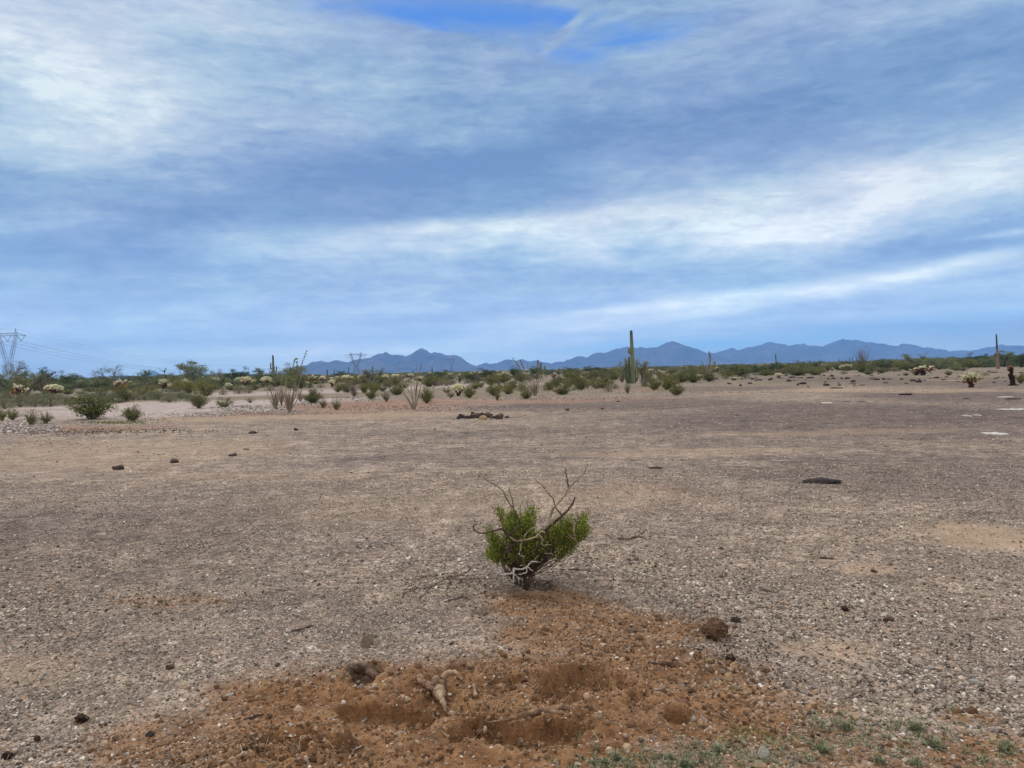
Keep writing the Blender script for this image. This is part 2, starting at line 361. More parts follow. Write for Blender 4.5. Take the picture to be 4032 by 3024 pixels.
def saguaro_mat(name, a, b_, top, z0=3.6, z1=5.2):
    m_, t, b = mat(name, .7, .25); tcn = t.new('ShaderNodeTexCoord')
    nz = t.noise(t.mapping(tcn.outputs['Object'], (6, 6, 1.2)), 1.5, 5, .6)
    c = t.mix(t.step(nz, .35, .65), a, b_)
    s_ = t.new('ShaderNodeSeparateXYZ'); t.l.new(tcn.outputs['Object'], s_.inputs[0])
    c = t.mix(t.step(s_.outputs[2], z0, z1), c, top)
    t.put(b.inputs['Base Color'], c); return m_
M['saguaro'] = saguaro_mat('saguaro skin', (.145, .175, .082, 1), (.235, .25, .135, 1), (.08, .105, .065, 1))
M['saguaro_dark'] = saguaro_mat('darker saguaro skin', (.060, .085, .048, 1), (.095, .115, .065, 1), (.05, .08, .05, 1))
M['saguaro_tan'] = saguaro_mat('weathered saguaro skin', (.20, .15, .11, 1), (.27, .21, .15, 1), (.06, .11, .065, 1), 2.9, 3.6)

def rock_mat(name, a, b_, c_, scale=6):
    m_, t, b = mat(name, .8, .25); tcn = t.new('ShaderNodeTexCoord'); oi = t.new('ShaderNodeObjectInfo')
    off = t.new('ShaderNodeVectorMath', operation='ADD'); t.l.new(tcn.outputs['Object'], off.inputs[0]); t.l.new(oi.outputs['Random'], off.inputs[1])
    nz = t.noise(off.outputs[0], scale, 6, .65); n2 = t.noise(off.outputs[0], scale * 5, 4, .6)
    c = t.ramp(nz, [(.3, a), (.52, b_), (.72, c_)])
    c = t.mix(1.0, c, t.ramp(n2, [(.3, (.75,) * 3), (.7, (1.25,) * 3)]), 'MULTIPLY')
    bn = t.new('ShaderNodeBump'); t.put(bn.inputs['Height'], t.m('ADD', nz, t.m('MULTIPLY', n2, .4))); bn.inputs['Distance'].default_value = .12; bn.inputs['Strength'].default_value = .7
    t.l.new(bn.outputs[0], b.inputs['Normal']); t.put(b.inputs['Base Color'], c); return m_
M['rock'] = rock_mat('dark varnished rock', (.026, .020, .022), (.060, .045, .044), (.13, .10, .09))
M['rock_brown'] = rock_mat('brown rock', (.07, .052, .045), (.14, .10, .085), (.25, .19, .155))
M['rock_tan'] = rock_mat('tan rock', (.28, .20, .12), (.50, .38, .22), (.68, .56, .36))
M['rock_white'] = rock_mat('white quartz', (.45, .42, .37), (.68, .65, .58), (.85, .82, .76))
M['rock_pale'] = rock_mat('buff rock', (.20, .14, .10), (.36, .27, .20), (.55, .46, .38))
M['clod'] = rock_mat('earth clod', (.07, .035, .02), (.14, .075, .045), (.28, .18, .13), 9)
M['dung'] = rock_mat('dark dung', (.02, .012, .01), (.05, .028, .02), (.12, .06, .04), 9)

M['pebble'] = ramp_mat('pebbles', [(0, lin(60, 54, 48)), (.10, lin(98, 88, 78)), (.30, lin(134, 120, 110)), (.50, lin(156, 142, 131)), (.68, lin(168, 153, 141)), (.86, lin(182, 168, 153)), (.90, lin(176, 140, 112)), (.955, lin(214, 204, 192)), (1, lin(230, 224, 212))], objvar=0, rough=.75, spec=.3)
M['soilclod'] = ramp_mat('crumbled soil', [(0, (.11, .062, .036)), (.5, (.25, .150, .085)), (.85, (.38, .25, .155)), (1, (.50, .38, .28))], objvar=0, noise_scale=60, noise_amt=.25)
M['weed'] = ramp_mat('dried weeds', [(0, (.035, .024, .018)), (.7, (.10, .065, .048)), (1, (.20, .14, .10))], objvar=0)
M['strawbit'] = ramp_mat('dry straw', [(0, (.20, .12, .06)), (.6, (.42, .30, .18)), (1, (.66, .54, .38))], objvar=0)
M['grass'] = ramp_mat('grey green grass', [(0, (.11, .12, .06)), (.5, (.25, .26, .16)), (1, (.46, .46, .33))], objvar=.15, trans=.15)
M['moss'] = ramp_mat('yellow green herbs', [(0, (.12, .11, .03)), (1, (.34, .30, .09))], objvar=0)
M['deadbranch'] = None

def bark_mat(name, a, b_, c_, scale=30, bump=.006):
    m_, t, b = mat(name, .85, .2); tcn = t.new('ShaderNodeTexCoord')
    nz = t.noise(tcn.outputs['Object'], scale, 6, .7); n2 = t.noise(tcn.outputs['Object'], scale * .22, 3, .5)
    c = t.ramp(t.m('ADD', t.m('MULTIPLY', nz, .5), t.m('MULTIPLY', n2, .5)), [(.36, a), (.5, b_), (.62, c_)])
    bn = t.new('ShaderNodeBump'); t.put(bn.inputs['Height'], nz); bn.inputs['Distance'].default_value = bump; t.l.new(bn.outputs[0], b.inputs['Normal'])
    t.put(b.inputs['Base Color'], c); return m_
M['branch'] = bark_mat('weathered branch', (.15, .10, .07), (.36, .28, .21), (.62, .53, .44))
M['branch_dark'] = bark_mat('dark branch', (.032, .022, .018), (.085, .058, .044), (.19, .14, .105))
M['branch_white'] = bark_mat('bleached branch', (.40, .36, .33), (.58, .54, .50), (.75, .71, .67))
M['root'] = bark_mat('dug up root', (.10, .058, .036), (.27, .17, .105), (.48, .35, .24))
M['root_dark'] = bark_mat('dark root', (.03, .018, .013), (.08, .045, .03), (.19, .12, .08))

m_, t, b = mat('galvanised steel', .55, .4); t.put(b.inputs['Base Color'], (.16, .20, .25, 1)); b.inputs['Metallic'].default_value = .2; M['steel'] = m_
m_, t, b = mat('insulator glass', .3, .5); t.put(b.inputs['Base Color'], (.06, .08, .11, 1)); M['insul'] = m_
m_, t, b = mat('wire', .5, .4); t.put(b.inputs['Base Color'], (.12, .14, .17, 1)); M['wire'] = m_
m_, t, b = mat('white paint', .6, .3); tcn = t.new('ShaderNodeTexCoord'); t.put(b.inputs['Base Color'], t.ramp(t.noise(tcn.outputs['Object'], 3), [(.3, (.6, .6, .58)), (.7, (.8, .8, .78))])); M['white'] = m_

# ground ---------------------------------------------------------------
def ground_material():
    m_, t, b = mat('desert ground', .95, .12); tcn = t.new('ShaderNodeTexCoord'); P = tcn.outputs['Object']
    dirt, tan, red, pave, wash, scrub = [t.attr(a) for a in ('dirt', 'tan', 'red', 'pave', 'wash', 'scrub')]
    # stony pavement: cells of single stones in two sizes
    v1 = t.vor(P, 62); v2 = t.vor(P, 24); v3 = t.vor(P, 7)
    st = [(0, lin(66, 60, 54)), (.2, lin(108, 99, 90)), (.45, lin(142, 128, 118)), (.7, lin(165, 148, 136)), (.9, lin(186, 169, 150)), (1, lin(228, 218, 202))]
    s1 = t.new('ShaderNodeSeparateColor'); t.l.new(v1.outputs['Color'], s1.inputs[0]); c1 = t.ramp(s1.outputs[0], st)
    s2 = t.new('ShaderNodeSeparateColor'); t.l.new(v2.outputs['Color'], s2.inputs[0]); c2 = t.ramp(s2.outputs[0], st)
    s3 = t.new('ShaderNodeSeparateColor'); t.l.new(v3.outputs['Color'], s3.inputs[0]); c3 = t.ramp(s3.outputs[0], st)
    stones = t.mix(.45, c1, c2); stones = t.mix(.22, stones, c3)
    # grain seen at middle distance
    g1 = t.noise(P, 3.1, 4, .7); g2 = t.noise(P, .9, 4, .65); g3 = t.noise(P, .16, 3, .6); g4 = t.noise(P, 11, 3, .7); g5 = t.noise(P, 1.5, 7, .82)
    stones = t.mix(1.0, stones, t.ramp(t.m('ADD', t.m('MULTIPLY', g1, .5), t.m('MULTIPLY', g4, .5)), [(.32, (.62,) * 3), (.5, (.98,) * 3), (.68, (1.36,) * 3)]), 'MULTIPLY')
    stones = t.mix(1.0, stones, t.ramp(g2, [(.3, (.82, .81, .83)), (.7, (1.15, 1.12, 1.08))]), 'MULTIPLY')
    stones = t.mix(1.0, stones, t.ramp(g3, [(.35, (.88, .86, .88)), (.65, (1.12, 1.08, 1.03))]), 'MULTIPLY')
    stones = t.mix(1.0, stones, t.ramp(g5, [(.34, (.56,) * 3), (.5, (.98,) * 3), (.66, (1.42,) * 3)]), 'MULTIPLY')
    dn = t.noise(P, 5, 6, .7); dn2 = t.noise(P, 45, 4, .7)
    soil = t.ramp(dn, [(.3, lin(104, 75, 53)), (.5, lin(149, 111, 79)), (.7, lin(180, 142, 108))])
    soil = t.mix(1.0, soil, t.ramp(dn2, [(.3, (.72,) * 3), (.7, (1.25,) * 3)]), 'MULTIPLY')
    sand = t.ramp(t.noise(P, 2.3, 5, .65), [(.3, lin(160, 137, 112)), (.7, lin(190, 165, 140))])
    pav = t.mix(1.0, stones, (.53, .52, .57, 1), 'MULTIPLY')
    redc = t.mix(.5, stones, t.ramp(dn, [(.3, lin(132, 92, 72)), (.7, lin(172, 128, 104))]))
    wsh = t.ramp(t.m('ADD', t.m('MULTIPLY', t.noise(P, 1.7, 5, .7), .5), t.m('MULTIPLY', s3.outputs[0], .5)), [(.2, lin(140, 124, 118)), (.5, lin(176, 160, 152)), (.8, lin(206, 192, 184))])
    brk = t.m('SUBTRACT', t.noise(P, 9, 5, .7), .5)
    def k(a, amt=.7): return t.m('ADD', a, t.m('MULTIPLY', t.m('MULTIPLY', brk, amt), t.m('MULTIPLY', t.m('MULTIPLY', a, t.m('SUBTRACT', 1.0, a)), 4.0)), clamp=True)
    c = t.mix(k(pave), stones, pav); c = t.mix(t.m('MULTIPLY', scrub, .6, clamp=True), c, t.ramp(t.noise(P, .8, 5, .7), [(.35, lin(98, 92, 74)), (.6, lin(142, 128, 104))])); c = t.mix(t.m('MULTIPLY', k(tan), .75), c, sand); c = t.mix(k(red), c, redc); c = t.mix(k(wash), c, wsh); c = t.mix(k(dirt, 1.6), c, soil)
    t.put(b.inputs['Base Color'], c)
    # relief of stones and grit
    h = t.m('ADD', t.m('MULTIPLY', t.m('SUBTRACT', 1.0, v1.outputs['Distance']), .006), t.m('MULTIPLY', t.m('SUBTRACT', 1.0, v2.outputs['Distance']), .010))
    h = t.m('MULTIPLY', h, t.m('SUBTRACT', 1.0, t.m('MULTIPLY', dirt, .75)))
    h = t.m('ADD', h, t.m('MULTIPLY', dn2, .010)); h = t.m('ADD', h, t.m('MULTIPLY', g1, .03)); h = t.m('ADD', h, t.m('MULTIPLY', t.m('MULTIPLY', dirt, t.noise(P, 20, 5, .7)), .045))
    bn = t.new('ShaderNodeBump'); t.put(bn.inputs['Height'], h); bn.inputs['Distance'].default_value = 1.0; bn.inputs['Strength'].default_value = .9
    t.l.new(bn.outputs[0], b.inputs['Normal'])
    return m_
def axis(lo, hi, step, far, g):
    a = list(np.arange(lo, hi, step)); s = step; x = a[-1]; up = []
    while x < far[1]: s *= g; x += s; up.append(x)
    s = step; x = a[0]; dn = []
    while x > far[0]: s *= g; x -= s; dn.append(x)
    return np.array(dn[::-1] + a + up)
gx = axis(-2.9, 2.9, .012, (-16000, 16000), 1.035)
gy = axis(2.75, 6.2, .012, (-60, 9800), 1.022)
XX, YY = np.meshgrid(gx, gy)
ZZ = H(XX, YY)
nx, ny = len(gx), len(gy)
i = np.arange(ny - 1)[:, None] * nx; j = np.arange(nx - 1)[None]
mb = MB(); mb.add(np.stack([XX, YY, ZZ], -1).reshape(-1, 3), np.stack([i + j, i + j + 1, i + nx + j + 1, i + nx + j], -1).reshape(-1, 4))
ground = mb.obj('ground', ground_material(), smooth=True); ground['kind'] = 'structure'
_MK = masks(XX.ravel(), YY.ravel())
for k_, v_ in _MK.items():
    a_ = ground.data.attributes.new(k_, 'FLOAT', 'POINT'); a_.data.foreach_set('value', v_.astype(np.float32))
_MK = {k_: v_.reshape(XX.shape) for k_, v_ in _MK.items()}
def bil(A, x, y):
    x = np.asarray(x, float); y = np.asarray(y, float)
    i = np.clip(np.searchsorted(gx, x) - 1, 0, nx - 2); j = np.clip(np.searchsorted(gy, y) - 1, 0, ny - 2)
    u = np.clip((x - gx[i]) / (gx[i + 1] - gx[i]), 0, 1); v = np.clip((y - gy[j]) / (gy[j + 1] - gy[j]), 0, 1)
    return (A[j, i] * (1 - u) + A[j, i + 1] * u) * (1 - v) + (A[j + 1, i] * (1 - u) + A[j + 1, i + 1] * u) * v
def H(x, y, fine=True): return bil(ZZ, x, y)
def Hs(x, y): return float(bil(ZZ, x, y))
def masks(x, y): return {k_: bil(_MK[k_], x, y) for k_ in ('dirt', 'tan')}
ground['label'] = 'open desert floor of grey gravel pavement and orange dug earth'

# ------------------------------------------------------------------ mountains
def mountain_mat(name, a, b_):
    m_, t, b = mat(name, 1, 0); tcn = t.new('ShaderNodeTexCoord')
    nz = t.noise(tcn.outputs['Object'], .0035, 8, .68)
    t.put(b.inputs['Base Color'], t.ramp(nz, [(.35, a), (.65, b_)])); return m_
mm = mountain_mat('desert mountain rock', (.018, .018, .020), (.20, .175, .16))  # random dark and pale rock tones, contrast raised to add ridge shading
SKY1 = [(1080, 1478), (1150, 1462), (1188, 1447), (1232, 1426), (1267, 1423), (1308, 1431), (1322, 1422), (1360, 1427), (1382, 1423), (1408, 1415), (1452, 1415), (1477, 1402), (1518, 1388), (1541, 1398), (1569, 1401), (1598, 1406), (1620, 1401), (1642, 1382), (1656, 1371), (1677, 1377), (1696, 1388), (1711, 1384), (1724, 1390), (1734, 1389), (1749, 1398), (1775, 1401), (1797, 1401), (1822, 1415), (1848, 1432), (1876, 1442), (1920, 1452), (1990, 1462)]
SKY2 = [(1800, 1462), (1876, 1442), (1908, 1429), (1930, 1433), (1958, 1429), (1997, 1412), (2029, 1417), (2054, 1414), (2096, 1421), (2116, 1415), (2140, 1425), (2172, 1432), (2216, 1423), (2251, 1407), (2276, 1398), (2282, 1401), (2290, 1398), (2309, 1407), (2330, 1395), (2352, 1387), (2377, 1391), (2406, 1382), (2444, 1372), (2467, 1363), (2501, 1368), (2536, 1370), (2583, 1369), (2608, 1355), (2648, 1341), (2670, 1352), (2704, 1369), (2717, 1368), (2746, 1374), (2790, 1391), (2840, 1410), (2920, 1432)]
SKY3 = [(2700, 1420), (2790, 1392), (2818, 1390), (2850, 1380), (2882, 1368), (2898, 1377), (2913, 1380), (2951, 1364), (2964, 1368), (2973, 1365), (2985, 1370), (3011, 1354), (3037, 1350), (3053, 1356), (3068, 1352), (3091, 1361), (3135, 1362), (3163, 1355), (3192, 1366), (3224, 1372), (3250, 1364), (3285, 1345), (3315, 1336), (3374, 1342), (3427, 1353), (3448, 1360), (3459, 1356), (3494, 1365), (3526, 1365), (3561, 1349), (3589, 1363), (3625, 1375), (3649, 1370), (3685, 1382), (3752, 1391), (3784, 1379), (3816, 1389), (3886, 1378), (3943, 1356), (3992, 1370), (4017, 1363), (4100, 1378), (4250, 1350), (4450, 1385), (4700, 1400), (5000, 1405)]
SKY4 = [(-500, 1500), (300, 1497), (440, 1488), (500, 1477), (530, 1489), (560, 1480), (600, 1464), (640, 1474), (700, 1487), (950, 1474), (985, 1470), (1010, 1484), (1100, 1490)]
def range_(name, prof, dist, depth, mat_, label, seed, n=520, m=44):
    P = np.array([at_depth(x, y, dist) for x, y in prof])
    xs = np.linspace(P[0, 0], P[-1, 0], n); hs = np.interp(xs, P[:, 0], P[:, 2])
    hs = np.maximum(hs, 2) + 21 * fbm(xs, xs * 0 + seed, .009, 5, .72) * (dist / 9000) * np.clip(hs / 80, 0, 1)
    tt = np.concatenate([np.linspace(-1, 0, m, endpoint=False), np.linspace(0, 1, m // 2)])
    A, T = np.meshgrid(xs, tt)
    Hh = np.interp(A, xs, hs)
    jag = fbm(A + 400 * T, T * depth, .0014, 6, .6); rid = 1 - np.abs(fbm(A + 500 * T, T * depth * .35 + seed * 91, .0048, 5, .6)) * 2.8
    s = np.abs(T); shape = (1 - s) ** 1.35
    w_ = s * (1 - s) * 4
    Z = Hh * shape * (1 + w_ * 1.0 * (rid - .6)) + Hh * w_ * jag * .35
    ridge_low = np.minimum(Z, Hh * (1 - s * .6))
    Z = np.maximum(ridge_low, -5) - 4 * s
    # keep the sight line to the crest: scale with distance
    Yd = dist + T * depth
    mb = MB(); i = np.arange(len(tt) - 1)[:, None] * n; j = np.arange(n - 1)[None]
    mb.add(np.stack([A, Yd, Z], -1).reshape(-1, 3), np.stack([i + j, i + j + 1, i + n + j + 1, i + n + j], -1).reshape(-1, 4))
    o = mb.obj(name, mat_); o['kind'] = 'structure'; o['label'] = label
    return o
range_('mountains', SKY1, 6200, 1100, mm, 'dark blue mountain range with a sharp central peak', 3)
range_('mountains', SKY2, 7200, 1300, mm, 'blue mountain range behind the tall saguaro', 5)
range_('mountains', SKY3, 8300, 1500, mm, 'pale blue hazy mountain range on the far right', 8)
range_('hills', SKY4, 8800, 700, mm, 'low far blue hills behind the power line', 9)

# ------------------------------------------------------------------ tagging / placing
def tag(o, label, cat, group=None, kind=None):
    o['label'] = label; o['category'] = cat
    if group: o['group'] = group
    if kind: o['kind'] = kind
    return o
def empty(name, loc=(0, 0, 0)):
    o = bpy.data.objects.new(name, None); o.empty_display_size = .2; COL.objects.link(o); o.location = loc; return o
KINDS_ALL = []
class Kind:                      # a thing built once, copied with its parts
    def __init__(s, name, build, w_, h_):
        s.root = empty(name); build(s.root); s.used = False; s.w = w_; s.h = h_; KINDS_ALL.append(s)
    def place(s, loc, sx, sy, sz, rz):
        if not s.used: o = s.root; s.used = True
        else:
            o = s.root.copy(); COL.objects.link(o)
            for ch in s.root.children:
                c = ch.copy(); COL.objects.link(c); c.parent = o
        for k_ in ('group',):
            if k_ in o: del o[k_]
        o.location = loc; o.scale = (sx, sy, sz); o.rotation_euler = (0, 0, rz); return o
def put(kinds, px, py, wpx, hpx, label, cat, group=None, rz=None, flip=False):
    """base at photo place (px,py), size in photo pixels"""
    g = G(px, py); d = g[1]
    K = kinds[random.randrange(len(kinds))] if isinstance(kinds, list) else kinds
    W, Hh = wpx * PX(d), hpx * PX(d)
    gw, gh = {'bush': (1.14, 1.22), 'shrub': (1.12, 1.35), 'tree': (1.16, 1.2), 'cactus': (1.12, 1.08)}.get(cat, (1, 1))
    sx = W / K.w * gw; sz = Hh / K.h * gh
    return tag(K.place((g[0], g[1], Hs(g[0], g[1]) - .01 * Hh), sx, sx, sz, random.uniform(0, 6.28) if rz is None else rz), label, cat, group)

# ------------------------------------------------------------------ plant builders (unit sized)
def b_creosote(seed, leaf='creosote', nst=34, nl=2300, lsz=.050, twiggy=1.0, width=1.0, open_=.5, stem='stem'):
    def f(root):
        rs = np.random.default_rng(seed); st = MB(); lf = MB(); cen = []; 
        for i in range(nst):
            th = rs.uniform(0, 2 * math.pi); tilt = rs.uniform(.05, 1.0) ** .6 * 1.18
            L = rs.uniform(.72, 1.0) * (1 - .12 * tilt)
            rr = .52 * width * math.sin(tilt) / math.sin(1.05) * rs.uniform(.8, 1.05); zt = L * math.cos(tilt * .95)
            b0 = np.array([math.cos(th), math.sin(th), 0]) * rs.uniform(0, .05); tip = np.array([math.cos(th) * rr, math.sin(th) * rr, zt])
            mid = b0 * .5 + tip * .5 + np.array([math.cos(th), math.sin(th), 0]) * -.05 * tilt + rs.normal(0, .03, 3)
            p = spline([b0, mid, tip], 4, .012, rs); tube(st, p, np.linspace(.014, .004, len(p)), 4, rs.random(), False)
            for k in range(rs.integers(5, 9)):
                s0 = rs.uniform(open_ * .4, 1); q = p[int(s0 * (len(p) - 1))]
                e = q + np.array([math.cos(th) * .5, math.sin(th) * .5, .8]) * rs.uniform(.04, .16) + rs.normal(0, .05, 3)
                tube(st, [q, (q + e) / 2 + rs.normal(0, .008, 3), e], [.005, .004, .0025], 3, rs.random(), False); cen.append((e, th)); 
        c = np.array([x[0] for x in cen]); 
        if nl:
            wgt = rs.random(len(c)) ** 1.5 + .15; wgt /= wgt.sum(); k = rs.choice(len(c), nl, p=wgt)
            pts = c[k] + rs.normal(0, 1, (nl, 3)) * np.array([.045, .045, .050]) * (1 + (rs.random((nl, 1)) < .12) * .9)
            pts = pts[pts[:, 2] > .04]
            quads(lf, pts, rs.uniform(.6, 1.3, len(pts)) * lsz, rs, .5, .5)
            lf.obj('foliage', M[leaf], root)
        st.obj('stems', M[stem], root)
    return f
def b_tree(seed, leaf='mesquite', nl=5200, lsz=.038, airy=0.0, trunk='bark', nclump=34, flat=.8):
    def f(root):
        rs = np.random.default_rng(seed); tr = MB(); lf = MB(); cl_ = []
        nt = rs.integers(2, 5)
        for i in range(nt):
            th = rs.uniform(0, 6.28) ; out = rs.uniform(.15, .34); p1 = np.array([math.cos(th) * out, math.sin(th) * out, rs.uniform(.42, .6)])
            p = spline([[math.cos(th) * .02, math.sin(th) * .02, -.02], p1 * [.4, .4, .5] + rs.normal(0, .02, 3), p1], 4, .008, rs); tube(tr, p, np.linspace(.030, .014, len(p)), 6, rs.random(), False)
            for k in range(rs.integers(5, 9)):
                q = p[rs.integers(len(p) // 2, len(p))]; t2 = th + rs.normal(0, 1.3); rr = rs.uniform(.10, .30)
                e = q + np.array([math.cos(t2) * rr, math.sin(t2) * rr, rs.uniform(.02, .38)]); e[2] = min(e[2], .97); 
                R_ = math.hypot(e[0], e[1]); 
                if R_ > .46: e[:2] *= .46 / R_
                pp = spline([q, (q + e) / 2 + rs.normal(0, .03, 3), e], 3, .008, rs); tube(tr, pp, np.linspace(.012, .004, len(pp)), 4, rs.random(), False); cl_.append((e, rs.uniform(.045, .10)))
                for j in range(4):
                    e2 = e + rs.normal(0, .07, 3); tube(tr, [pp[-2], (pp[-2] + e2) / 2 + rs.normal(0, .01, 3), e2], [.005, .0035, .002], 3, rs.random(), False); cl_.append((e2, rs.uniform(.03, .07)))
        for k in range(nclump):
            th = rs.uniform(0, 6.28); r = rs.uniform(.05, .44) ; cl_.append((np.array([math.cos(th) * r, math.sin(th) * r, rs.uniform(.05, .78) * (1 - .5 * r)]), rs.uniform(.06, .13)))
        if nl:
            c = np.array([x[0] for x in cl_]); s = np.array([x[1] for x in cl_]); k = rs.choice(len(c), nl, p=s ** 2 / (s ** 2).sum())
            pts = c[k] + rs.normal(0, 1, (nl, 3)) * s[k][:, None] * np.array([.72, .72, .5]); pts = pts[(pts[:, 2] > .02) & (pts[:, 2] < 1.02)]
            quads(lf, pts, rs.uniform(.5, 1.4, len(pts)) * lsz, rs, .3, .45); lf.obj('crown', M[leaf], root)
        tr.obj('trunk', M[trunk], root)
    return f
def capsule(mb, p, d, L, r, rs, rnd, n=6):
    d = d / np.linalg.norm(d); t = np.array([0, .12, .5, .88, 1.0]); rr = np.array([.35, .85, 1.0, .85, .3]) * r
    tube(mb, p + d * (t[:, None] * L), rr * rs.uniform(.9, 1.1, 5), n, rnd, True)
    # spine tufts
    k = 10; q = p + d * (rs.random((k, 1)) * L); o = rs.normal(size=(k, 3)); o /= np.linalg.norm(o, axis=1)[:, None]
    quads(mb, q + o * r * .95, r * 1.0, rs, 0, .5, np.clip(rnd + rs.normal(.1, .15, k), 0, 1))
def b_cholla(seed, nj=75, dense=1.0, oldfrac=.35, open_=0, pale='cholla', h0=.34):
    def f(root):
        rs = np.random.default_rng(seed); tr = MB(); yo = MB(); old = MB(); cen = []
        tube(tr, spline([[0, 0, -.03], [.02, .01, h0 * .5], rs.normal(0, .02, 3) * [1, 1, 0] + [0, 0, h0 + .12]], 4, .01, rs), np.linspace(.10, .075, 9), 8, .4)
        for i in range(26):
            th = rs.uniform(0, 6.28); z = rs.uniform(.03, h0 + .08); d = np.array([math.cos(th), math.sin(th), rs.uniform(-.9, .1)]); capsule(old, np.array([math.cos(th) * .05, math.sin(th) * .08, z]), d, rs.uniform(.07, .13), .036, rs, rs.random() * .45, 5)
        nb = 9
        for i in range(nb):
            th = 6.28 * i / nb + rs.normal(0, .3); r = rs.uniform(.12, .33) if i else .02; z = h0 + rs.uniform(.08, .34) * (1.1 - r)
            e = np.array([math.cos(th) * r, math.sin(th) * r, z]); tube(tr, spline([[0, 0, h0 * rs.uniform(.55, 1)], e * [.5, .5, .85], e], 3), np.linspace(.04, .025, 7), 6, .5); cen.append(e)
        c = np.array(cen)
        for i in range(int(nj * dense)):
            e = c[rs.integers(len(c))]; d = rs.normal(0, 1, 3) * [.9, .9, .55] + [e[0] * 2, e[1] * 2, .75]
            p = e + rs.normal(0, .05, 3); q = p + d / np.linalg.norm(d) * rs.uniform(.02, .10)
            if math.hypot(q[0], q[1]) > .42: q[:2] *= .42 / math.hypot(q[0], q[1])
            d = np.array([q[0] * 1.5, q[1] * 1.5, .4]) + rs.normal(0, .6, 3); capsule(yo, q, d, rs.uniform(.10, .17), rs.uniform(.034, .046), rs, rs.uniform(.25, 1), 6)
        if oldfrac < 1:
            for i in range(80 if seed % 2 == 0 else 26):
                th = rs.uniform(0, 6.28); el = math.acos(1 - rs.random() * 1.15); o_ = np.array([math.cos(th) * math.sin(el), math.sin(th) * math.sin(el), math.cos(el)])
                capsule(yo, np.array([0, 0, .60]) + o_ * [.31, .31, .24], o_ + rs.normal(0, .3, 3) + [0, 0, .2], rs.uniform(.09, .13), rs.uniform(.036, .048), rs, rs.uniform(.25, 1), 6)
        for i in range(int(nj * oldfrac)):
            e = c[rs.integers(len(c))]; q = e + rs.normal(0, .06, 3) - [0, 0, .10]; d = np.array([q[0] * 2, q[1] * 2, -.4]) + rs.normal(0, .4, 3); capsule(old, q, d, rs.uniform(.09, .14), .038, rs, rs.uniform(.2, 1), 5)
        tr.obj('trunk', M['cholla_trunk'], root); yo.obj('joints', M[pale], root); old.obj('old_joints', M['cholla_old'], root)
    return f
def b_mound(seed, leaf='bursage', nl=2200, lsz=.05):
    def f(root):
        rs = np.random.default_rng(seed); lf = MB(); st = MB()
        th = rs.uniform(0, 6.28, nl); u = rs.random(nl); el = np.arccos(1 - u * .98); rad = 1 + .16 * np.sin(th * 3 + seed) * np.sin(el) + .12 * np.sin(th * 5 + el * 6 + seed * 2); rr = (1 - rs.random(nl) ** 2 * .45) * rad
        pts = np.stack([np.cos(th) * np.sin(el) * .5 * rr, np.sin(th) * np.sin(el) * .5 * rr, np.cos(el) * .93 * rr + .03], -1)
        quads(lf, pts, rs.uniform(.6, 1.3, nl) * lsz, rs, .4, .45)
        for i in range(40):
            a = rs.uniform(0, 6.28); e = rs.uniform(0, 1.3); tip = np.array([math.cos(a) * math.sin(e) * .46, math.sin(a) * math.sin(e) * .46, math.cos(e) * .9]); tube(st, [np.zeros(3), tip * .5 + rs.normal(0, .02, 3), tip], [.01, .006, .003], 3, rs.random(), False)
        lf.obj('foliage', M[leaf], root); st.obj('stems', M['stem'], root)
    return f
def b_dry(seed, mat_='stem', nst=46, spread=1.0):
    def f(root):
        rs = np.random.default_rng(seed); st = MB()
        for i in range(nst):
            th = rs.uniform(0, 6.28); t_ = rs.uniform(.05, 1.15) * spread; L = rs.uniform(.6, 1)
            tip = np.array([math.cos(th) * math.sin(t_) * .5, math.sin(th) * math.sin(t_) * .5, math.cos(t_ * .75) * L]); p = spline([[0, 0, 0], tip * .5 + rs.normal(0, .03, 3), tip], 3, .012, rs); tube(st, p, np.linspace(.012, .004, len(p)), 4, rs.random(), False)
            for k in range(5):
                q = p[rs.integers(2, len(p))]; tube(st, [q, q + rs.normal(0, .06, 3) + [0, 0, .05]], [.005, .003], 3, rs.random(), False)
        st.obj('stems', M[mat_], root)
    return f

K_CREO = [Kind('creosote_bush', b_creosote(100 + i, nl=[3400, 2900, 4000, 3000, 2200, 3800][i], nst=[34, 28, 38, 30, 26, 34][i], width=[1, 1.05, 1, .95, 1.1, 1][i], open_=[.5, .6, .35, .5, .7, .3][i]), 1.15, 1.08) for i in range(6)]
K_SPARSE = [Kind('creosote_bush', b_creosote(130 + i, nl=800, nst=34, open_=.5), 1.15, 1.08) for i in range(3)]
K_MESQ = [Kind('mesquite_tree', b_tree(200 + i, 'mesquite', [5600, 4600, 6200][i]), .98, 1.03) for i in range(3)]
K_DARK = [Kind('ironwood_tree', b_tree(210 + i, 'dark_tree', 6500, nclump=48), .98, 1.03) for i in range(3)]
K_PALO = [Kind('palo_verde_tree', b_tree(220 + i, 'palo', 3800, .030, nclump=24), .98, 1.03) for i in range(2)]
K_AIRY = [Kind('desert_tree', b_tree(230 + i, 'greytree', 3200, .024, nclump=12, trunk='stem'), .98, 1.03) for i in range(2)]
K_CHO = [Kind('cholla_cactus', b_cholla(300 + i, [130, 170, 140, 160][i]), .98, .98) for i in range(4)]
K_CHOLD = [Kind('cholla_cactus', b_cholla(320 + i, 26, oldfrac=2.6), .95, .98) for i in range(2)]
K_MOUND = [Kind('bursage_shrub', b_mound(400 + i), 1.1, 1.02) for i in range(3)]
K_STRAW = [Kind('bursage_shrub', b_mound(410 + i, 'straw'), 1.1, 1.02) for i in range(2)]
K_DRY = [Kind('dry_shrub', b_dry(420 + i), .98, .95) for i in range(3)]

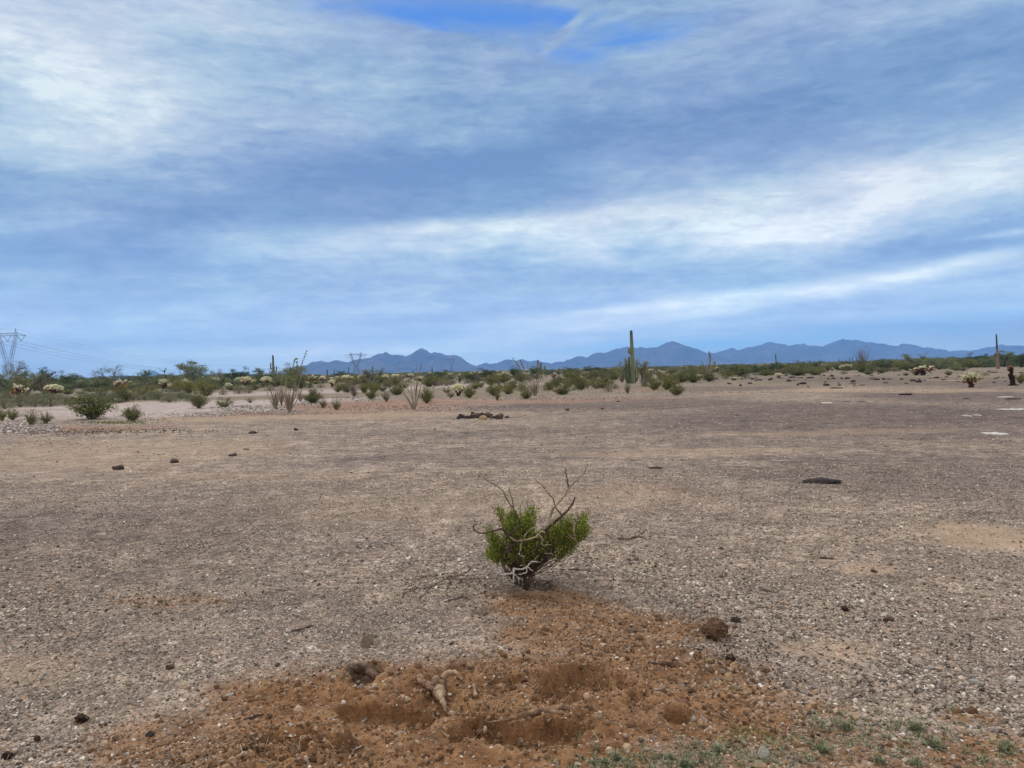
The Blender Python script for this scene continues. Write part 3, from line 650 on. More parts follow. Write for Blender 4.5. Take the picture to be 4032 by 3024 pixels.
LATER = []
LAND = [(28, 'near pylon'), (75, 'tall loose cholla'), (211, 'wide pale cholla by itself'), (364, 'big olive creosote bush'), (475, 'orange brown cholla'), (522, 'tiny saguaro among trees'), (652, 'black snag'), (783, 'largest grey green tree'), (968, 'tight cholla cluster'),
        (1079, 'grey armed saguaro'), (1165, 'leafy tipped ocotillo'), (1229, 'dark red dying cholla'), (1310, 'pair of little saguaros'), (1401, 'second pylon'), (1471, 'yellow green palo verde'), (1550, 'compact green bush'), (1629, 'bare stout ocotillo'), (1701, 'slim saguaro in a dark tree'), (1757, 'larger pale dome'),
        (1848, 'vivid green bush'), (1922, 'dark domed tree'), (2010, 'round dark tree'), (2090, 'spreading ocotillo'), (2213, 'low wide green bush'), (2395, 'pale straw dome'), (2490, 'big saguaro'), (2596, 'small white sign'), (2665, 'bright round bush'), (2790, 'tall far ocotillo'), (2900, 'line of grey mounds'),
        (3056, 'pole saguaro'), (3190, 'dead black tree'), (3310, 'thin far saguaros'), (3398, 'tall twiggy shrub'), (3500, 'lonely thin saguaro'), (3633, 'spreading broken cholla'), (3720, 'single tuft on bare gravel'), (3823, 'lone pale cholla'), (3926, 'tan saguaro'), (4010, 'black cholla stump')]
ORD = ['', 'second ', 'third ', 'fourth ', 'fifth ', 'sixth ', 'seventh ', 'eighth ', 'ninth ', 'tenth ', 'eleventh ', 'twelfth ', 'thirteenth ']
def later(o, px, text, group): LATER.append((o, px, text, group))
def name_later():
    by = {}
    for o, px, text, group in LATER:
        k = min(range(len(LAND)), key=lambda i: abs(LAND[i][0] - px)); by.setdefault((text, k), []).append((abs(LAND[k][0] - px), o))
    for (text, k), L in by.items():
        L.sort(key=lambda q: q[0])
        for i, (d, o) in enumerate(L): o['label'] = text + ', ' + ORD[min(i, 12)] + 'nearest the ' + LAND[k][1]
# ---- creosote bushes, hand placed: px, base py, w, h, label
CB = [
 (364, 1650, 205, 100, 'big olive creosote bush with bare pale stems at its foot, beside the pale wash', 0),
 (525, 1656, 92, 66, 'small ragged creosote bush on the white stones next to the big olive one', 3),
 (485, 1582, 78, 66, 'dark olive creosote bush behind the big bush, between grey mounds', 2),
 (575, 1558, 110, 40, 'wide low olive bush spreading over a dark hollow', 5),
 (742, 1549, 84, 52, 'dark green bush in front of the row of pale chollas', 2),
 (812, 1560, 90, 66, 'dark green rounded bush with a pale cholla behind its crown', 5),
 (782, 1608, 88, 68, 'olive bush standing on the far edge of the wash, pale stones around', 1),
 (885, 1605, 74, 42, 'small dark spreading bush on the white stone bar', 4),
 (1232, 1588, 92, 56, 'bright green bush just behind the tall twin ocotillos', 2),
 (1186, 1530, 84, 50, 'dull green bush behind the canes of the leafy ocotillo', 0),
 (1270, 1604, 50, 40, 'thin brownish bush on red soil beside the bright green bush', 4),
 (1322, 1611, 56, 44, 'thin olive bush at the edge of the red soil strip', 4),
 (1331, 1545, 38, 27, 'tiny green topped bush on pale stems beside the wash', 1),
 (1434, 1549, 46, 42, 'grey green bush near the small twiggy shrub', 0),
 (1507, 1541, 50, 30, 'low mixed olive bush between wash and cholla row', 4),
 (1564, 1556, 64, 48, 'compact green bush behind the bare ocotillo', 2),
 (1463, 1574, 56, 40, 'dark green small bush on the stony bank', 0),
 (1681, 1587, 64, 66, 'upright green bush close beside the bare ocotillo', 2),
 (1692, 1523, 66, 42, 'olive bush behind the upright green bush', 5),
 (1848, 1568, 56, 50, 'vivid green bush touching a pale cholla', 2),
 (1775, 1567, 34, 24, 'small grey green bush before the pale cholla', 4),
 (1945, 1560, 82, 50, 'wide greyish olive bush by the fallen yellow twigs', 1),
 (1999, 1553, 76, 52, 'broad brown olive bush near the spreading ocotillo', 4),
 (1958, 1577, 24, 44, 'narrow upright bush by the red soil strip', 5),
 (2074, 1571, 54, 44, 'leafy green bush at the foot of the spreading ocotillo', 2),
 (2036, 1499, 48, 30, 'dark green bush behind the left canes of the spreading ocotillo', 5),
 (2163, 1536, 56, 34, 'yellow green bush behind the ocotillo foot', 0),
 (2213, 1555, 88, 44, 'low wide green bush at the edge of the gravel', 5),
 (2245, 1520, 58, 32, 'dull olive bush behind the low wide green one', 1),
 (2289, 1536, 66, 42, 'olive bush with grey twigs beside the gravel edge', 0),
 (2380, 1527, 96, 44, 'large olive bush behind the straw coloured dome', 5),
 (2330, 1512, 60, 28, 'small olive bush behind its larger neighbour near the dome', 4),
 (2473, 1551, 36, 48, 'thin upright bush standing before the big saguaro', 1),
 (2575, 1536, 70, 48, 'olive bush beside the brown dry cholla', 0),
 (2625, 1534, 80, 58, 'wide olive bush near the bright green round bush', 5),
 (2665, 1558, 64, 50, 'bright green round bush alone at the gravel edge', 2),
 (2668, 1508, 90, 42, 'dull green bush behind the bright round bush', 5),
 (2730, 1507, 84, 44, 'dark olive bush beneath the tall far ocotillo', 2),
 (2794, 1503, 84, 40, 'olive bush right at the foot of the tall far ocotillo', 0),
 (2860, 1490, 70, 36, 'yellowish bush above the line of grey mounds', 1),
 (2925, 1484, 80, 40, 'loose olive bush behind the grey mounds', 5),
 (3015, 1480, 62, 26, 'low green bush where the boulder field begins', 2),
 (3070, 1478, 80, 34, 'dark green bush below the thin pole saguaro', 5),
 (3140, 1480, 90, 32, 'wide dark bush in front of the dead black tree', 2),
 (3210, 1478, 80, 34, 'dark green bush right of the dead black tree', 5),
 (4020, 1511, 48, 42, 'grey green bush beside the black cholla stump', 0),
 (3418, 1475, 46, 20, 'little dark bush on the far gravel, below the twiggy tree', 2),
 (3470, 1470, 50, 20, 'low olive bush by the broken pale cholla', 1),
 (3735, 1478, 30, 20, 'single dark green tuft of bush on the bare gravel', 2),
 (3567, 1479, 26, 12, 'tiny dark shrub at the back of the boulder field', 2),
 (3606, 1478, 42, 24, 'small olive bush in front of the spreading cholla', 5),
 (120, 1672, 74, 64, 'greyish loose creosote bush on the bank before the grey mounds', 4),
 (182, 1668, 64, 52, 'thin purplish twiggy bush next to the greyish loose one', 4),
 (50, 1655, 62, 44, 'small yellow green bush near the edge of the white stones', 1),
 (8, 1660, 34, 48, 'half cut off olive bush at the very edge of the wash', 0),
]
CGRP = 'creosote bushes along the wash and gravel edge'
for px, py, w_, h_, lab, v in CB:
    sp = 'thin' in lab or 'greyish loose' in lab
    put(K_SPARSE[v % 3] if sp else K_CREO[v], px, py, w_, h_, lab, 'bush', CGRP)

# ---- dry grey shrubs
for px, py, w_, h_, lab in [
 (1392, 1550, 48, 42, 'grey brown leafless shrub beside the wash'), (1522, 1583, 56, 36, 'small purple grey leafless shrub on red soil'),
 (1108, 1597, 40, 60, 'dry brown shrub between the twin ocotillos'), (1182, 1583, 30, 40, 'dark dry stalks behind the leafy ocotillo foot'),
 (2536, 1521, 54, 36, 'brown spiny dead shrub to the side of the big saguaro'), (2450, 1508, 40, 34, 'grey twiggy shrub behind the big saguaro'),
 (3398, 1466, 70, 72, 'tall grey twiggy shrub rising from the far bushes'), (985, 1585, 44, 18, 'low brown shrub lying on the stone bar'),
 (590, 1478+60, 60, 34, 'purple grey leafless thicket behind the olive bush'), (176, 1546, 74, 44, 'purple grey leafless thicket under the dark tree')]:
    put(K_DRY, px, py, w_, h_, lab, 'shrub', 'dry leafless shrubs')

# ---- trees
TR = [
 (K_AIRY[0], 34, 1520, 120, 98, 'grey leafless looking tree in front of the near pylon', 'tree'),
 (K_MESQ[0], 30, 1545, 140, 74, 'grey green tree at the foot of the near pylon', 'tree'),
 (K_PALO[0], 112, 1548, 110, 76, 'brownish olive tree beside the dark rounded one', 'tree'),
 (K_DARK[0], 165, 1540, 92, 84, 'dark rounded tree with a ragged top', 'tree'),
 (K_MESQ[1], 250, 1542, 110, 88, 'blue green tree with one tall leader', 'tree'),
 (K_AIRY[1], 428, 1520, 104, 80, 'pale airy tree with see-through crown behind the orange cholla', 'tree'),
 (K_MESQ[2], 352, 1540, 120, 42, 'low green thicket beside the airy tree', 'tree'),
 (K_DARK[1], 405, 1538, 70, 34, 'low dark thicket under the airy tree', 'tree'),
 (K_MESQ[0], 562, 1522, 84, 56, 'small green tree beside the tiny saguaro', 'tree'),
 (K_MESQ[1], 655, 1528, 110, 66, 'wide green tree behind the black snag', 'tree'),
 (K_MESQ[2], 783, 1518, 128, 90, 'largest grey green tree, with a high wispy top', 'tree'),
 (K_AIRY[0], 858, 1512, 60, 58, 'thin pale tree leaning by the largest grey green tree', 'tree'),
 (K_DARK[2], 930, 1514, 86, 60, 'rounded dark tree behind the cholla cluster', 'tree'),
 (K_MESQ[0], 1035, 1514, 100, 58, 'broad green tree beside the armed grey saguaro', 'tree'),
 (K_MESQ[1], 1142, 1512, 122, 88, 'tall green tree behind the leafy ocotillo', 'tree'),
 (K_PALO[0], 1471, 1515, 82, 66, 'yellow green palo verde with a small saguaro behind it', 'tree'),
 (K_DARK[1], 1358, 1490, 78, 28, 'low dark tree below the far pylon', 'tree'),
 (K_DARK[0], 1922, 1500, 66, 46, 'dark green domed tree beyond the fire ring', 'tree'),
 (K_DARK[2], 1868, 1505, 70, 38, 'olive dark tree next to the domed one', 'tree'),
 (K_PALO[1], 1808, 1505, 66, 32, 'low olive tree among pale rocks', 'tree'),
 (K_DARK[1], 1725, 1497, 76, 36, 'dark bushy tree with a slim saguaro inside it', 'tree'),
 (K_DARK[2], 2022, 1486, 46, 40, 'small round dark tree behind the dark green bush', 'tree'),
 (K_MESQ[2], 2118, 1490, 66, 46, 'hazy green tree seen through the spreading ocotillo', 'tree'),
 (K_DARK[0], 2250, 1482, 54, 34, 'small dark tree beyond the low wide green bush', 'tree'),
 (K_DARK[1], 2340, 1473, 84, 30, 'dark flat topped tree in the far belt', 'tree'),
 (K_PALO[0], 2398, 1472, 70, 26, 'olive flat topped tree in the far belt', 'tree'),
 (K_PALO[1], 2452, 1500, 76, 80, 'pale yellow palo verde on one side of the big saguaro', 'tree'),
 (K_PALO[0], 2528, 1500, 62, 86, 'pale wispy palo verde on the trunk side of the big saguaro', 'tree'),
 (K_PALO[1], 3030, 1466, 84, 38, 'pale green bushy tree by the thin pole saguaro', 'tree'),
 (K_PALO[0], 3190, 1468, 100, 52, 'pale green tree around the dead black tree', 'tree'),
 (K_MESQ[0], 3605, 1452, 92, 54, 'tall green tree behind the spreading cholla', 'tree'),
 (K_MESQ[1], 3700, 1454, 112, 56, 'broad green tree with a ragged reddish top', 'tree'),
 (K_DARK[2], 3858, 1442, 70, 48, 'round green tree beside the tan saguaro', 'tree'),
 (K_MESQ[2], 3955, 1444, 82, 60, 'large round green tree behind the tan saguaro', 'tree'),
 (K_DARK[0], 4020, 1446, 76, 56, 'dark green tree beyond the black cholla stump', 'tree'),
]
for K, px, py, w_, h_, lab, cat in TR: put(K, px, py, w_, h_, lab, cat, 'desert trees behind the wash')

# ---- chollas
CH = [
 (6, 1526, 26, 24, 'pale cholla half hidden by the edge, near the pylon tree'), (75, 1577, 62, 78, 'tall loose cholla with long bare olive stems'), (211, 1558, 72, 44, 'wide pale cholla with a dark red trunk by itself'),
 (148, 1562, 30, 20, 'small pale cholla beside the tall loose one'), (475, 1545, 48, 64, 'large orange brown cholla before the airy tree'), (528, 1534, 52, 28, 'wide low cholla beside the orange brown one'), (590, 1526, 32, 19, 'tiny pale cholla by the tiny saguaro'),
 (645, 1532, 48, 42, 'pale cholla in front of the black snag'), (674, 1536, 34, 27, 'small dark trunked cholla next to the snag cholla'), (658 + 42, 1530, 26, 34, 'narrow cholla before the wide green tree'),
 (721, 1526, 52, 36, 'broad pale cholla at the head of the cholla row'), (794, 1514, 38, 30, 'pale cholla peeping over the dark green rounded bush'), (850, 1515, 36, 28, 'flat topped cholla under the thin pale tree'),
 (897, 1514, 30, 24, 'upper of two stacked chollas in the row'), (900, 1533, 30, 26, 'lower of two stacked chollas in the row'), (940, 1518, 32, 32, 'cholla at the near side of the tight cluster'),
 (968, 1521, 50, 40, 'largest pale cholla of the tight cluster'), (978, 1508, 30, 24, 'cholla behind the tight cluster'), (1003, 1515, 26, 22, 'small cholla at the far side of the tight cluster'),
 (1050, 1523, 46, 40, 'pale round cholla with dark trunk before the armed saguaro'), (1154, 1514, 34, 24, 'yellowish cholla behind the leafy ocotillo'), (1270, 1508, 30, 28, 'bent pale cholla near the dark red one'),
 (1308, 1524, 28, 30, 'pale branching cholla on the pinkish bank'), (1331, 1505, 28, 24, 'small pale cholla at the start of the far row'), (1368, 1506, 46, 30, 'double crowned pale cholla below the far pylon'),
 (1402, 1511, 26, 22, 'pale cholla behind the leafless shrub'), (1425, 1500, 34, 24, 'pale cholla beside the yellow green palo verde'), (1520, 1500, 32, 26, 'rounded cholla right of the palo verde'),
 (1555, 1503, 32, 30, 'rounded cholla behind the canes of the bare ocotillo'), (1654, 1501, 36, 20, 'pale cholla seen past the bare ocotillo tips'), (1806, 1560, 60, 46, 'yellowish spreading cholla touching the vivid green bush'),
 (1955, 1494, 40, 26, 'pale domed cholla beyond the wide grey bushes'), (1990, 1492, 36, 30, 'pale reddish cholla beside the domed cholla'), (2016, 1480, 30, 22, 'small pale cholla by the round dark tree'),
 (3823, 1526, 66, 62, 'lone pale yellow cholla with a dark trunk on the open gravel'), (3633, 1478, 78, 46, 'spreading broken cholla at the back of the boulder field'), (3240, 1461, 36, 30, 'flat topped cholla beyond the dead black tree'),
 (3330, 1458, 56, 26, 'wide pale cholla near the tall twiggy shrub'), (3020, 1470, 22, 22, 'small pale cholla near the thin pole saguaro'), (3052, 1464, 20, 22, 'tiny pale cholla right at the pole saguaro'), (2790 + 100, 1498, 40, 12, 'flattened pale cholla among the grey mounds'),
 (3065, 1487, 34, 18, 'pale low cholla in front of the dark green bush'),
]
for px, py, w_, h_, lab in CH: put(K_CHOLD[0] if 'orange' in lab or 'broken' in lab or 'olive stems' in lab else K_CHO, px, py, w_, h_, lab, 'cactus', 'teddy bear chollas')
for px, py, w_, h_, lab in [(1229, 1511, 46, 38, 'dark red dying cholla near the mountain foot'), (1586, 1498, 20, 24, 'small dark red dead cholla behind the bare ocotillo'), (2183, 1491, 24, 27, 'dark red trunked cholla behind the low green bushes'), (2825, 1466, 34, 26, 'dark red cholla beyond the tall far ocotillo')]:
    put(K_CHOLD[1], px, py, w_, h_, lab, 'cactus', 'teddy bear chollas')

# ---- grey green mounds
MG = 'low grey green bursage mounds'
ML = 'low rounded grey green bursage mound in the belt beside the pale wash'
for px, py, w_, h_ in [(25, 1578, 60, 28), (20, 1612, 76, 36), (78, 1604, 76, 42), (140, 1603, 84, 44), (200, 1602, 92, 42), (258, 1597, 74, 30), (332, 1583, 76, 34), (395, 1586, 84, 34), (445, 1586, 80, 30),
    (412, 1560, 44, 16), (525, 1578, 56, 24), (572, 1577, 52, 19), (622, 1577, 60, 30), (668, 1571, 58, 27), (712, 1572, 58, 30), (742, 1568, 32, 20), (656, 1544, 44, 14), (690, 1545, 40, 12), (100, 1580, 60, 30), (180, 1572, 60, 24)]:
    later(put(K_MOUND, px, py, w_, h_, ML, 'shrub', MG), px, 'low grey green bursage mound', MG)
for px, py, w_, h_, lab, K in [
 (942, 1552, 50, 28, 'straw green mound on the bank behind the stone bar', K_MOUND), (980, 1550, 42, 26, 'darker twin of the straw green mound on the bank', K_MOUND), (878, 1556, 34, 22, 'small dull mound at the bank top', K_STRAW),
 (1063, 1541, 46, 22, 'purplish grey mound behind the twin ocotillos', K_STRAW), (1255, 1512, 26, 12, 'flat pale mound under the dark red cholla', K_STRAW), (1262, 1527, 36, 12, 'low dry tan mound on the bank', K_STRAW),
 (1453, 1514, 26, 16, 'bluish grey mound below the palo verde', K_MOUND), (1480, 1515, 30, 16, 'grey mound at the foot of the palo verde', K_MOUND), (1538, 1510, 40, 12, 'thin straw mound behind the compact green bush', K_STRAW),
 (1730, 1496, 34, 20, 'tan dome beside the larger pale dome', K_STRAW), (1757, 1500, 42, 24, 'larger pale dome in front of the olive thicket', K_MOUND), (1740, 1517, 56, 17, 'long tan mound above the pale rocks', K_STRAW), (1778, 1516, 40, 14, 'small tan mound at the end of the long one', K_STRAW),
 (1842, 1511, 34, 14, 'grey mound on the far stony bank', K_MOUND), (1945, 1502, 40, 16, 'bluish grey mound beyond the wide olive bush', K_MOUND), (1968, 1501, 36, 15, 'bluish grey mound next to its twin', K_MOUND),
 (2145, 1539, 28, 17, 'small straw dome near the spreading ocotillo', K_STRAW), (2395, 1543, 40, 30, 'pale straw coloured dome at the gravel edge', K_STRAW), (2275, 1534, 16, 12, 'tiny straw tuft beside the grey twigged bush', K_STRAW),
 (2325, 1478, 30, 14, 'pale mound in front of the flat topped trees', K_STRAW), (2383, 1466, 26, 12, 'pale dome under the olive flat topped tree', K_STRAW), (2857, 1492, 30, 12, 'first grey mound of the line by the boulders', K_STRAW), (2883, 1491, 20, 12, 'second grey mound of the line by the boulders', K_STRAW),
 (2904, 1492, 24, 12, 'third grey mound of the line by the boulders', K_STRAW), (2935, 1489, 40, 12, 'last wide grey mound of the line by the boulders', K_STRAW), (3096, 1480, 18, 10, 'yellow green dome in front of the dark bush', K_MOUND), (3820, 1480, 44, 8, 'flat olive mat behind the lone pale cholla', K_MOUND),
 (3880, 1478, 34, 10, 'flat grey mat near the black stump', K_MOUND), (2820, 1497, 26, 10, 'grey tuft near the start of the mound line', K_STRAW), (3455, 1464, 34, 14, 'purplish grey mound beyond the boulder field', K_STRAW), (3526, 1462, 30, 12, 'tan mound beyond the boulder field', K_STRAW)]:
    put(K, px, py, w_, h_, lab, 'shrub', MG)

# ---- far belt: many small bushes, trees, chollas beyond the named ones
def belt(n, kinds, xlo, xhi, olo, ohi, wlo, whi, asp, label, cat, group, seed):
    rs = random.Random(seed)
    for i in range(n):
        px = xlo + (xhi - xlo) * (i + rs.random()) / n
        if olo > 25 and any(abs(px - c_) < 40 for c_ in (1629, 2107, 2490, 1820)): continue
        off = olo * (ohi / olo) ** rs.random()
        w__ = rs.uniform(wlo, whi); top = float(np.interp(px, [-100, 900, 1180, 1300, 2000, 2600, 3200, 3500, 4100], [17, 17, 8, -2, 1, 3, 6, 13, 20]))
        h__ = min(w__ * rs.uniform(*asp), (off + top * rs.uniform(.35, 1)) / 1.15); h__ = max(h__, 5)
        later(put(kinds[rs.randrange(len(kinds))], px, hor(px) + off, w__, h__, label, cat, group), px, label, group)
belt(215, K_DARK + K_MESQ + K_MESQ + K_PALO + K_CREO[2:3], -60, 4090, 6, 20, 40, 92, (.34, .60), 'small green bush in the far belt', 'bush', 'distant bushes of the far belt', 1)
belt(120, K_CREO, 1200, 4090, 15, 46, 34, 78, (.3, .52), 'olive bush in the middle distance', 'bush', 'middle distance olive bushes', 2)
belt(76, K_CREO + K_MESQ, -40, 1300, 20, 52, 40, 84, (.4, .6), 'olive bush under the tree line', 'bush', 'olive bushes under the tree line', 3)
belt(64, K_CHO, 1650, 3560, 9, 32, 12, 24, (.7, .95), 'tiny pale cholla in distant scrub', 'cactus', 'distant pale chollas', 4)
belt(58, K_CREO + K_CREO[2:3], 1340, 2720, 44, 84, 40, 78, (.45, .7), 'olive bush on the bank', 'bush', 'olive bushes on the bank', 11)
belt(40, K_MOUND + K_STRAW, 1340, 2700, 44, 90, 18, 40, (.35, .55), 'small grey mound on the bank', 'shrub', 'small grey mounds on the bank', 12)
belt(30, K_DRY, 1150, 2700, 30, 95, 24, 44, (.5, .8), 'thin dry shrub among the bushes', 'shrub', 'thin dry shrubs among the bushes', 13)
belt(34, K_MOUND, -30, 760, 64, 98, 50, 84, (.2, .32), 'grey green mound before trees', 'shrub', 'grey green mounds before the trees', 14)
belt(24, K_CREO + K_MESQ, -30, 1250, 40, 58, 40, 84, (.22, .36), 'olive bush between mounds and trees', 'bush', 'olive bushes between mounds and trees', 15)
belt(52, K_CREO + K_DARK, 2720, 3580, 22, 44, 50, 92, (.40, .56), 'dark olive bush behind the boulders', 'bush', 'dark olive bushes behind the boulders', 16)
belt(26, K_CREO + K_MESQ, 3540, 4090, 20, 32, 50, 92, (.42, .6), 'green bush on the far slope', 'bush', 'green bushes on the far slope', 17)
belt(30, K_CHO, 150, 1650, 18, 34, 16, 28, (.7, .95), 'small pale cholla under the tree line', 'cactus', 'small chollas under the tree line', 5)
belt(100, K_STRAW + K_MOUND, 1250, 3700, 12, 48, 18, 44, (.3, .5), 'small pale mound of dry scrub', 'shrub', 'pale scrub mounds in the middle distance', 6)
belt(30, K_DARK + K_MESQ + K_DARK, 3350, 4090, 14, 30, 50, 84, (.5, .75), 'rounded green tree past the boulders', 'tree', 'green trees past the boulder field', 8)

# ------------------------------------------------------------------ saguaros
def column(mb, pts, rads, ribs=13, per=4, rnd=.5):
    pts = np.asarray(pts, float); rads = np.asarray(rads, float); k = len(pts); n = ribs * per
    t_ = np.gradient(pts, axis=0); t_ /= np.linalg.norm(t_, axis=1)[:, None] + 1e-9
    a = np.cross(t_, [0.0, 1.0, 0.02]); a /= np.linalg.norm(a, axis=1)[:, None]; b = np.cross(t_, a)
    th = np.arange(n) * 2 * math.pi / n; rr = 1 - .14 * (.5 - .5 * np.cos(th * ribs)) ** .7
    v = pts[:, None] + rads[:, None, None] * rr[None, :, None] * (np.cos(th)[None, :, None] * a[:, None] + np.sin(th)[None, :, None] * b[:, None])
    i = np.arange(k - 1)[:, None] * n; j = np.arange(n)[None]
    mb.add(v.reshape(-1, 3), np.stack([i + j, i + n + j, i + n + (j + 1) % n, i + (j + 1) % n], -1).reshape(-1, 4), rnd)
    mb.add(np.vstack([v[-1], pts[-1] + t_[-1] * rads[-1] * .3]), np.array([[(c + 1) % n, c, n] for c in range(n)]), rnd)
def stalk(p, r, m=6, r0=None):   # smooth column through control points with domed end
    q = spline(p, m); L = np.linspace(0, 1, len(q)); rad = np.interp(L, np.linspace(0, 1, len(r)), r)
    d = q[-1] - q[-2]; d /= np.linalg.norm(d); rt = rad[-1]
    cap = [q[-1] + d * rt * s for s in (.35, .65, .85, .96)]; rc = [rt * math.sqrt(max(0, 1 - s * s)) for s in (.35, .65, .85, .96)]
    return np.vstack([q, cap]), np.concatenate([rad, rc])
def saguaro(px, py, parts, label, mats=('saguaro',)):
    """parts: list of (control points [(px,py,depth offset m)], radii in photo px)"""
    g = G(px, py); root = empty('saguaro_cactus', (g[0], g[1], Hs(g[0], g[1])))
    for k, (cp, rd) in enumerate(parts):
        pts = [at_depth(x, y, g[1] + dz) - np.array(root.location) for x, y, dz in cp]
        if k == 0: pts[0][2] = -.05
        q, rr = stalk(pts, np.array(rd) * PX(g[1])); m = MB(); column(m, q, rr)
        m.obj('trunk' if k == 0 else 'arm', M[mats[min(k, len(mats) - 1)]], root, smooth=True)
    return tag(root, label, 'cactus', 'saguaros')
saguaro(2490, 1511, [([(2492, 1511, 0), (2491, 1440, 0), (2488, 1370, 0), (2485, 1305, 0)], [8.5, 8.8, 7.6, 6.8, 5.2]),
                     ([(2484, 1392, -.1), (2476, 1386, -.25), (2478, 1374, -.3)], [3.5, 4.6, 4.2]),
                     ([(2486, 1496, .3), (2478, 1470, .4), (2477, 1408, .4)], [4.0, 4.2, 3.4]),
                     ([(2478, 1511, -.4), (2471, 1490, -.5), (2469, 1438, -.5)], [9, 9.2, 7.5]),
                     ([(2497, 1509, .2), (2500, 1490, .3), (2501, 1462, .3)], [4.4, 4.4, 3])],
        'tall olive saguaro with a bud arm and a thick dark side column', ('saguaro', 'saguaro', 'saguaro_dark', 'saguaro_dark', 'saguaro_dark'))
M['saguaro_grey'] = saguaro_mat('grey saguaro skin', (.13, .12, .085, 1), (.20, .18, .135, 1), (.10, .11, .08, 1))
saguaro(1079, 1512, [([(1080, 1512, 0), (1077, 1460, 0), (1074, 1400, 0)], [5.5, 5, 4.4, 3]),
                     ([(1077, 1453, 0), (1069, 1452, 0), (1066, 1446, 0), (1066, 1430, 0)], [2.4, 2.8, 2.8, 2.4]),
                     ([(1080, 1466, 0), (1086, 1464, 0), (1089, 1456, 0), (1089, 1444, 0)], [2.4, 2.8, 2.8, 2.4])],
        'grey saguaro with two short upturned arms among the trees', ('saguaro_grey',))
saguaro(3929, 1452, [([(3930, 1452, 0), (3927, 1400, 0), (3923, 1318, 0)], [6.2, 5.8, 4.6, 3.4, 2.6]),
                     ([(3925, 1400, 0), (3919, 1400, 0), (3917, 1393, 0)], [2.2, 2.6, 2.2]), ([(3927, 1398, 0), (3934, 1397, 0), (3936, 1390, 0)], [2.2, 2.6, 2.2])],
        'tan trunked saguaro with a green top and two stub arms', ('saguaro_tan', 'saguaro_dark'))
saguaro(3058, 1470, [([(3058, 1470, 0), (3056, 1430, 0), (3054, 1395, 0)], [2.6, 2.4, 1.8])], 'slim bare pole saguaro standing against the mountains', ('saguaro_dark',))
for px, top, base, r_, lab in [(522, 1486, 1519, 2.2, 'tiny saguaro between the orange cholla and small green tree'), (1289, 1456, 1488, 2.6, 'little thick saguaro near the mountain foot, beside a slimmer one'), (1316, 1454, 1488, 1.6, 'slimmer little saguaro near the mountain foot'),
     (1373, 1445, 1482, 1.7, 'small saguaro just below the far pylon'), (1467, 1442, 1482, 2.3, 'small saguaro rising out of the palo verde'), (1701, 1443, 1480, 2.2, 'small straight saguaro inside the dark bushy tree'), (1627, 1457, 1478, 1.6, 'short saguaro seen between ocotillo canes'),
     (1815, 1460, 1480, 1.3, 'faint short saguaro on the belt beyond the pale domes'), (3303, 1410, 1440, 1.3, 'first of the thin saguaros over the far belt'), (3331, 1412, 1440, 1.1, 'second of the thin saguaros over the far belt'), (3345, 1406, 1440, 1.3, 'third of the thin saguaros over the far belt'),
     (3356, 1403, 1440, 1.4, 'tallest of the thin saguaros over the far belt'), (3485, 1406, 1438, 1.1, 'lonely thin saguaro over the far belt'), (3531, 1408, 1436, 1.1, 'last thin saguaro of the far belt'), (2629, 1440, 1462, 1.2, 'tiny spike of saguaro near the white sign'), (2975, 1432, 1462, 1.2, 'tiny saguaro before the pole saguaro')]:
    saguaro(px, base, [([(px + .6, base, 0), (px, top + 2, 0)], [r_, r_, r_ * .8])], lab, ('saguaro_dark',))

# ------------------------------------------------------------------ ocotillos
def ocotillo(px, py, canes, label, r0=2.2, leafy=(), seed=0, stub=0, stubh=60):
    g = G(px, py); o = np.array([g[0], g[1], Hs(g[0], g[1])]); root = empty('ocotillo', o); rs = np.random.default_rng(seed); u = PX(g[1])
    for k, cp in enumerate(canes):
        z0 = rs.uniform(-.5, .5); n = len(cp)
        pts = [at_depth(x, y, g[1] + z0 * i / (n - 1)) - o for i, (x, y) in enumerate(cp)]
        pts[0][2] = max(-.02, min(pts[0][2], .12)); q = spline(pts, 6, .3 * u, rs); m = MB(); L = len(q)
        tube(m, q, np.linspace(r0, r0 * .38, L) * u * rs.uniform(.85, 1.1, L), 5, rs.random())
        c = m.obj('cane', M['ocotillo'], root)
        if k in leafy:
            lf = MB(); t_ = q[int(L * .45):]; c_ = t_[rs.integers(0, len(t_), 260)] + rs.normal(0, 1.6 * u, (260, 3)); quads(lf, c_, 4.2 * u, rs, .6, .5); lf.obj('leaves', M['ocotillo_leaf'], c)
    m = MB()
    for k in range(stub):
        th = rs.uniform(0, 6.28); L = stubh * rs.uniform(.4, 1) * u; sp = rs.uniform(.05, .38) * L
        b0 = np.array([math.cos(th), math.sin(th), 0]) * 5 * u * rs.random()
        tube(m, spline([b0, b0 + [math.cos(th) * sp * .4, math.sin(th) * sp * .4, L * .5], b0 + [math.cos(th) * sp, math.sin(th) * sp, L]], 3, .4 * u, rs), np.linspace(1.7, .6, 7) * u, 4, rs.random())
    tube(m, [[0, 0, -.03], [0, 0, 10 * u]], [7 * u, 4.5 * u], 8, .1)
    m.obj('crown_base', M['ocotillo'], root)
    return tag(root, label, 'plant', 'ocotillos')
ocotillo(1084, 1608, [[(1082, 1608), (1064, 1570), (1052, 1540), (1044, 1508)], [(1085, 1608), (1092, 1540), (1080, 1500), (1073, 1450)], [(1086, 1606), (1100, 1550), (1112, 1480), (1118, 1462)], [(1080, 1606), (1070, 1560), (1068, 1520)],
     [(1088, 1606), (1104, 1560), (1110, 1520)], [(1082, 1606), (1060, 1575), (1050, 1545)]], 'bleached ocotillo with thin curving canes, the lower of the twin pair', 1.7, (), 1, 46, 78)
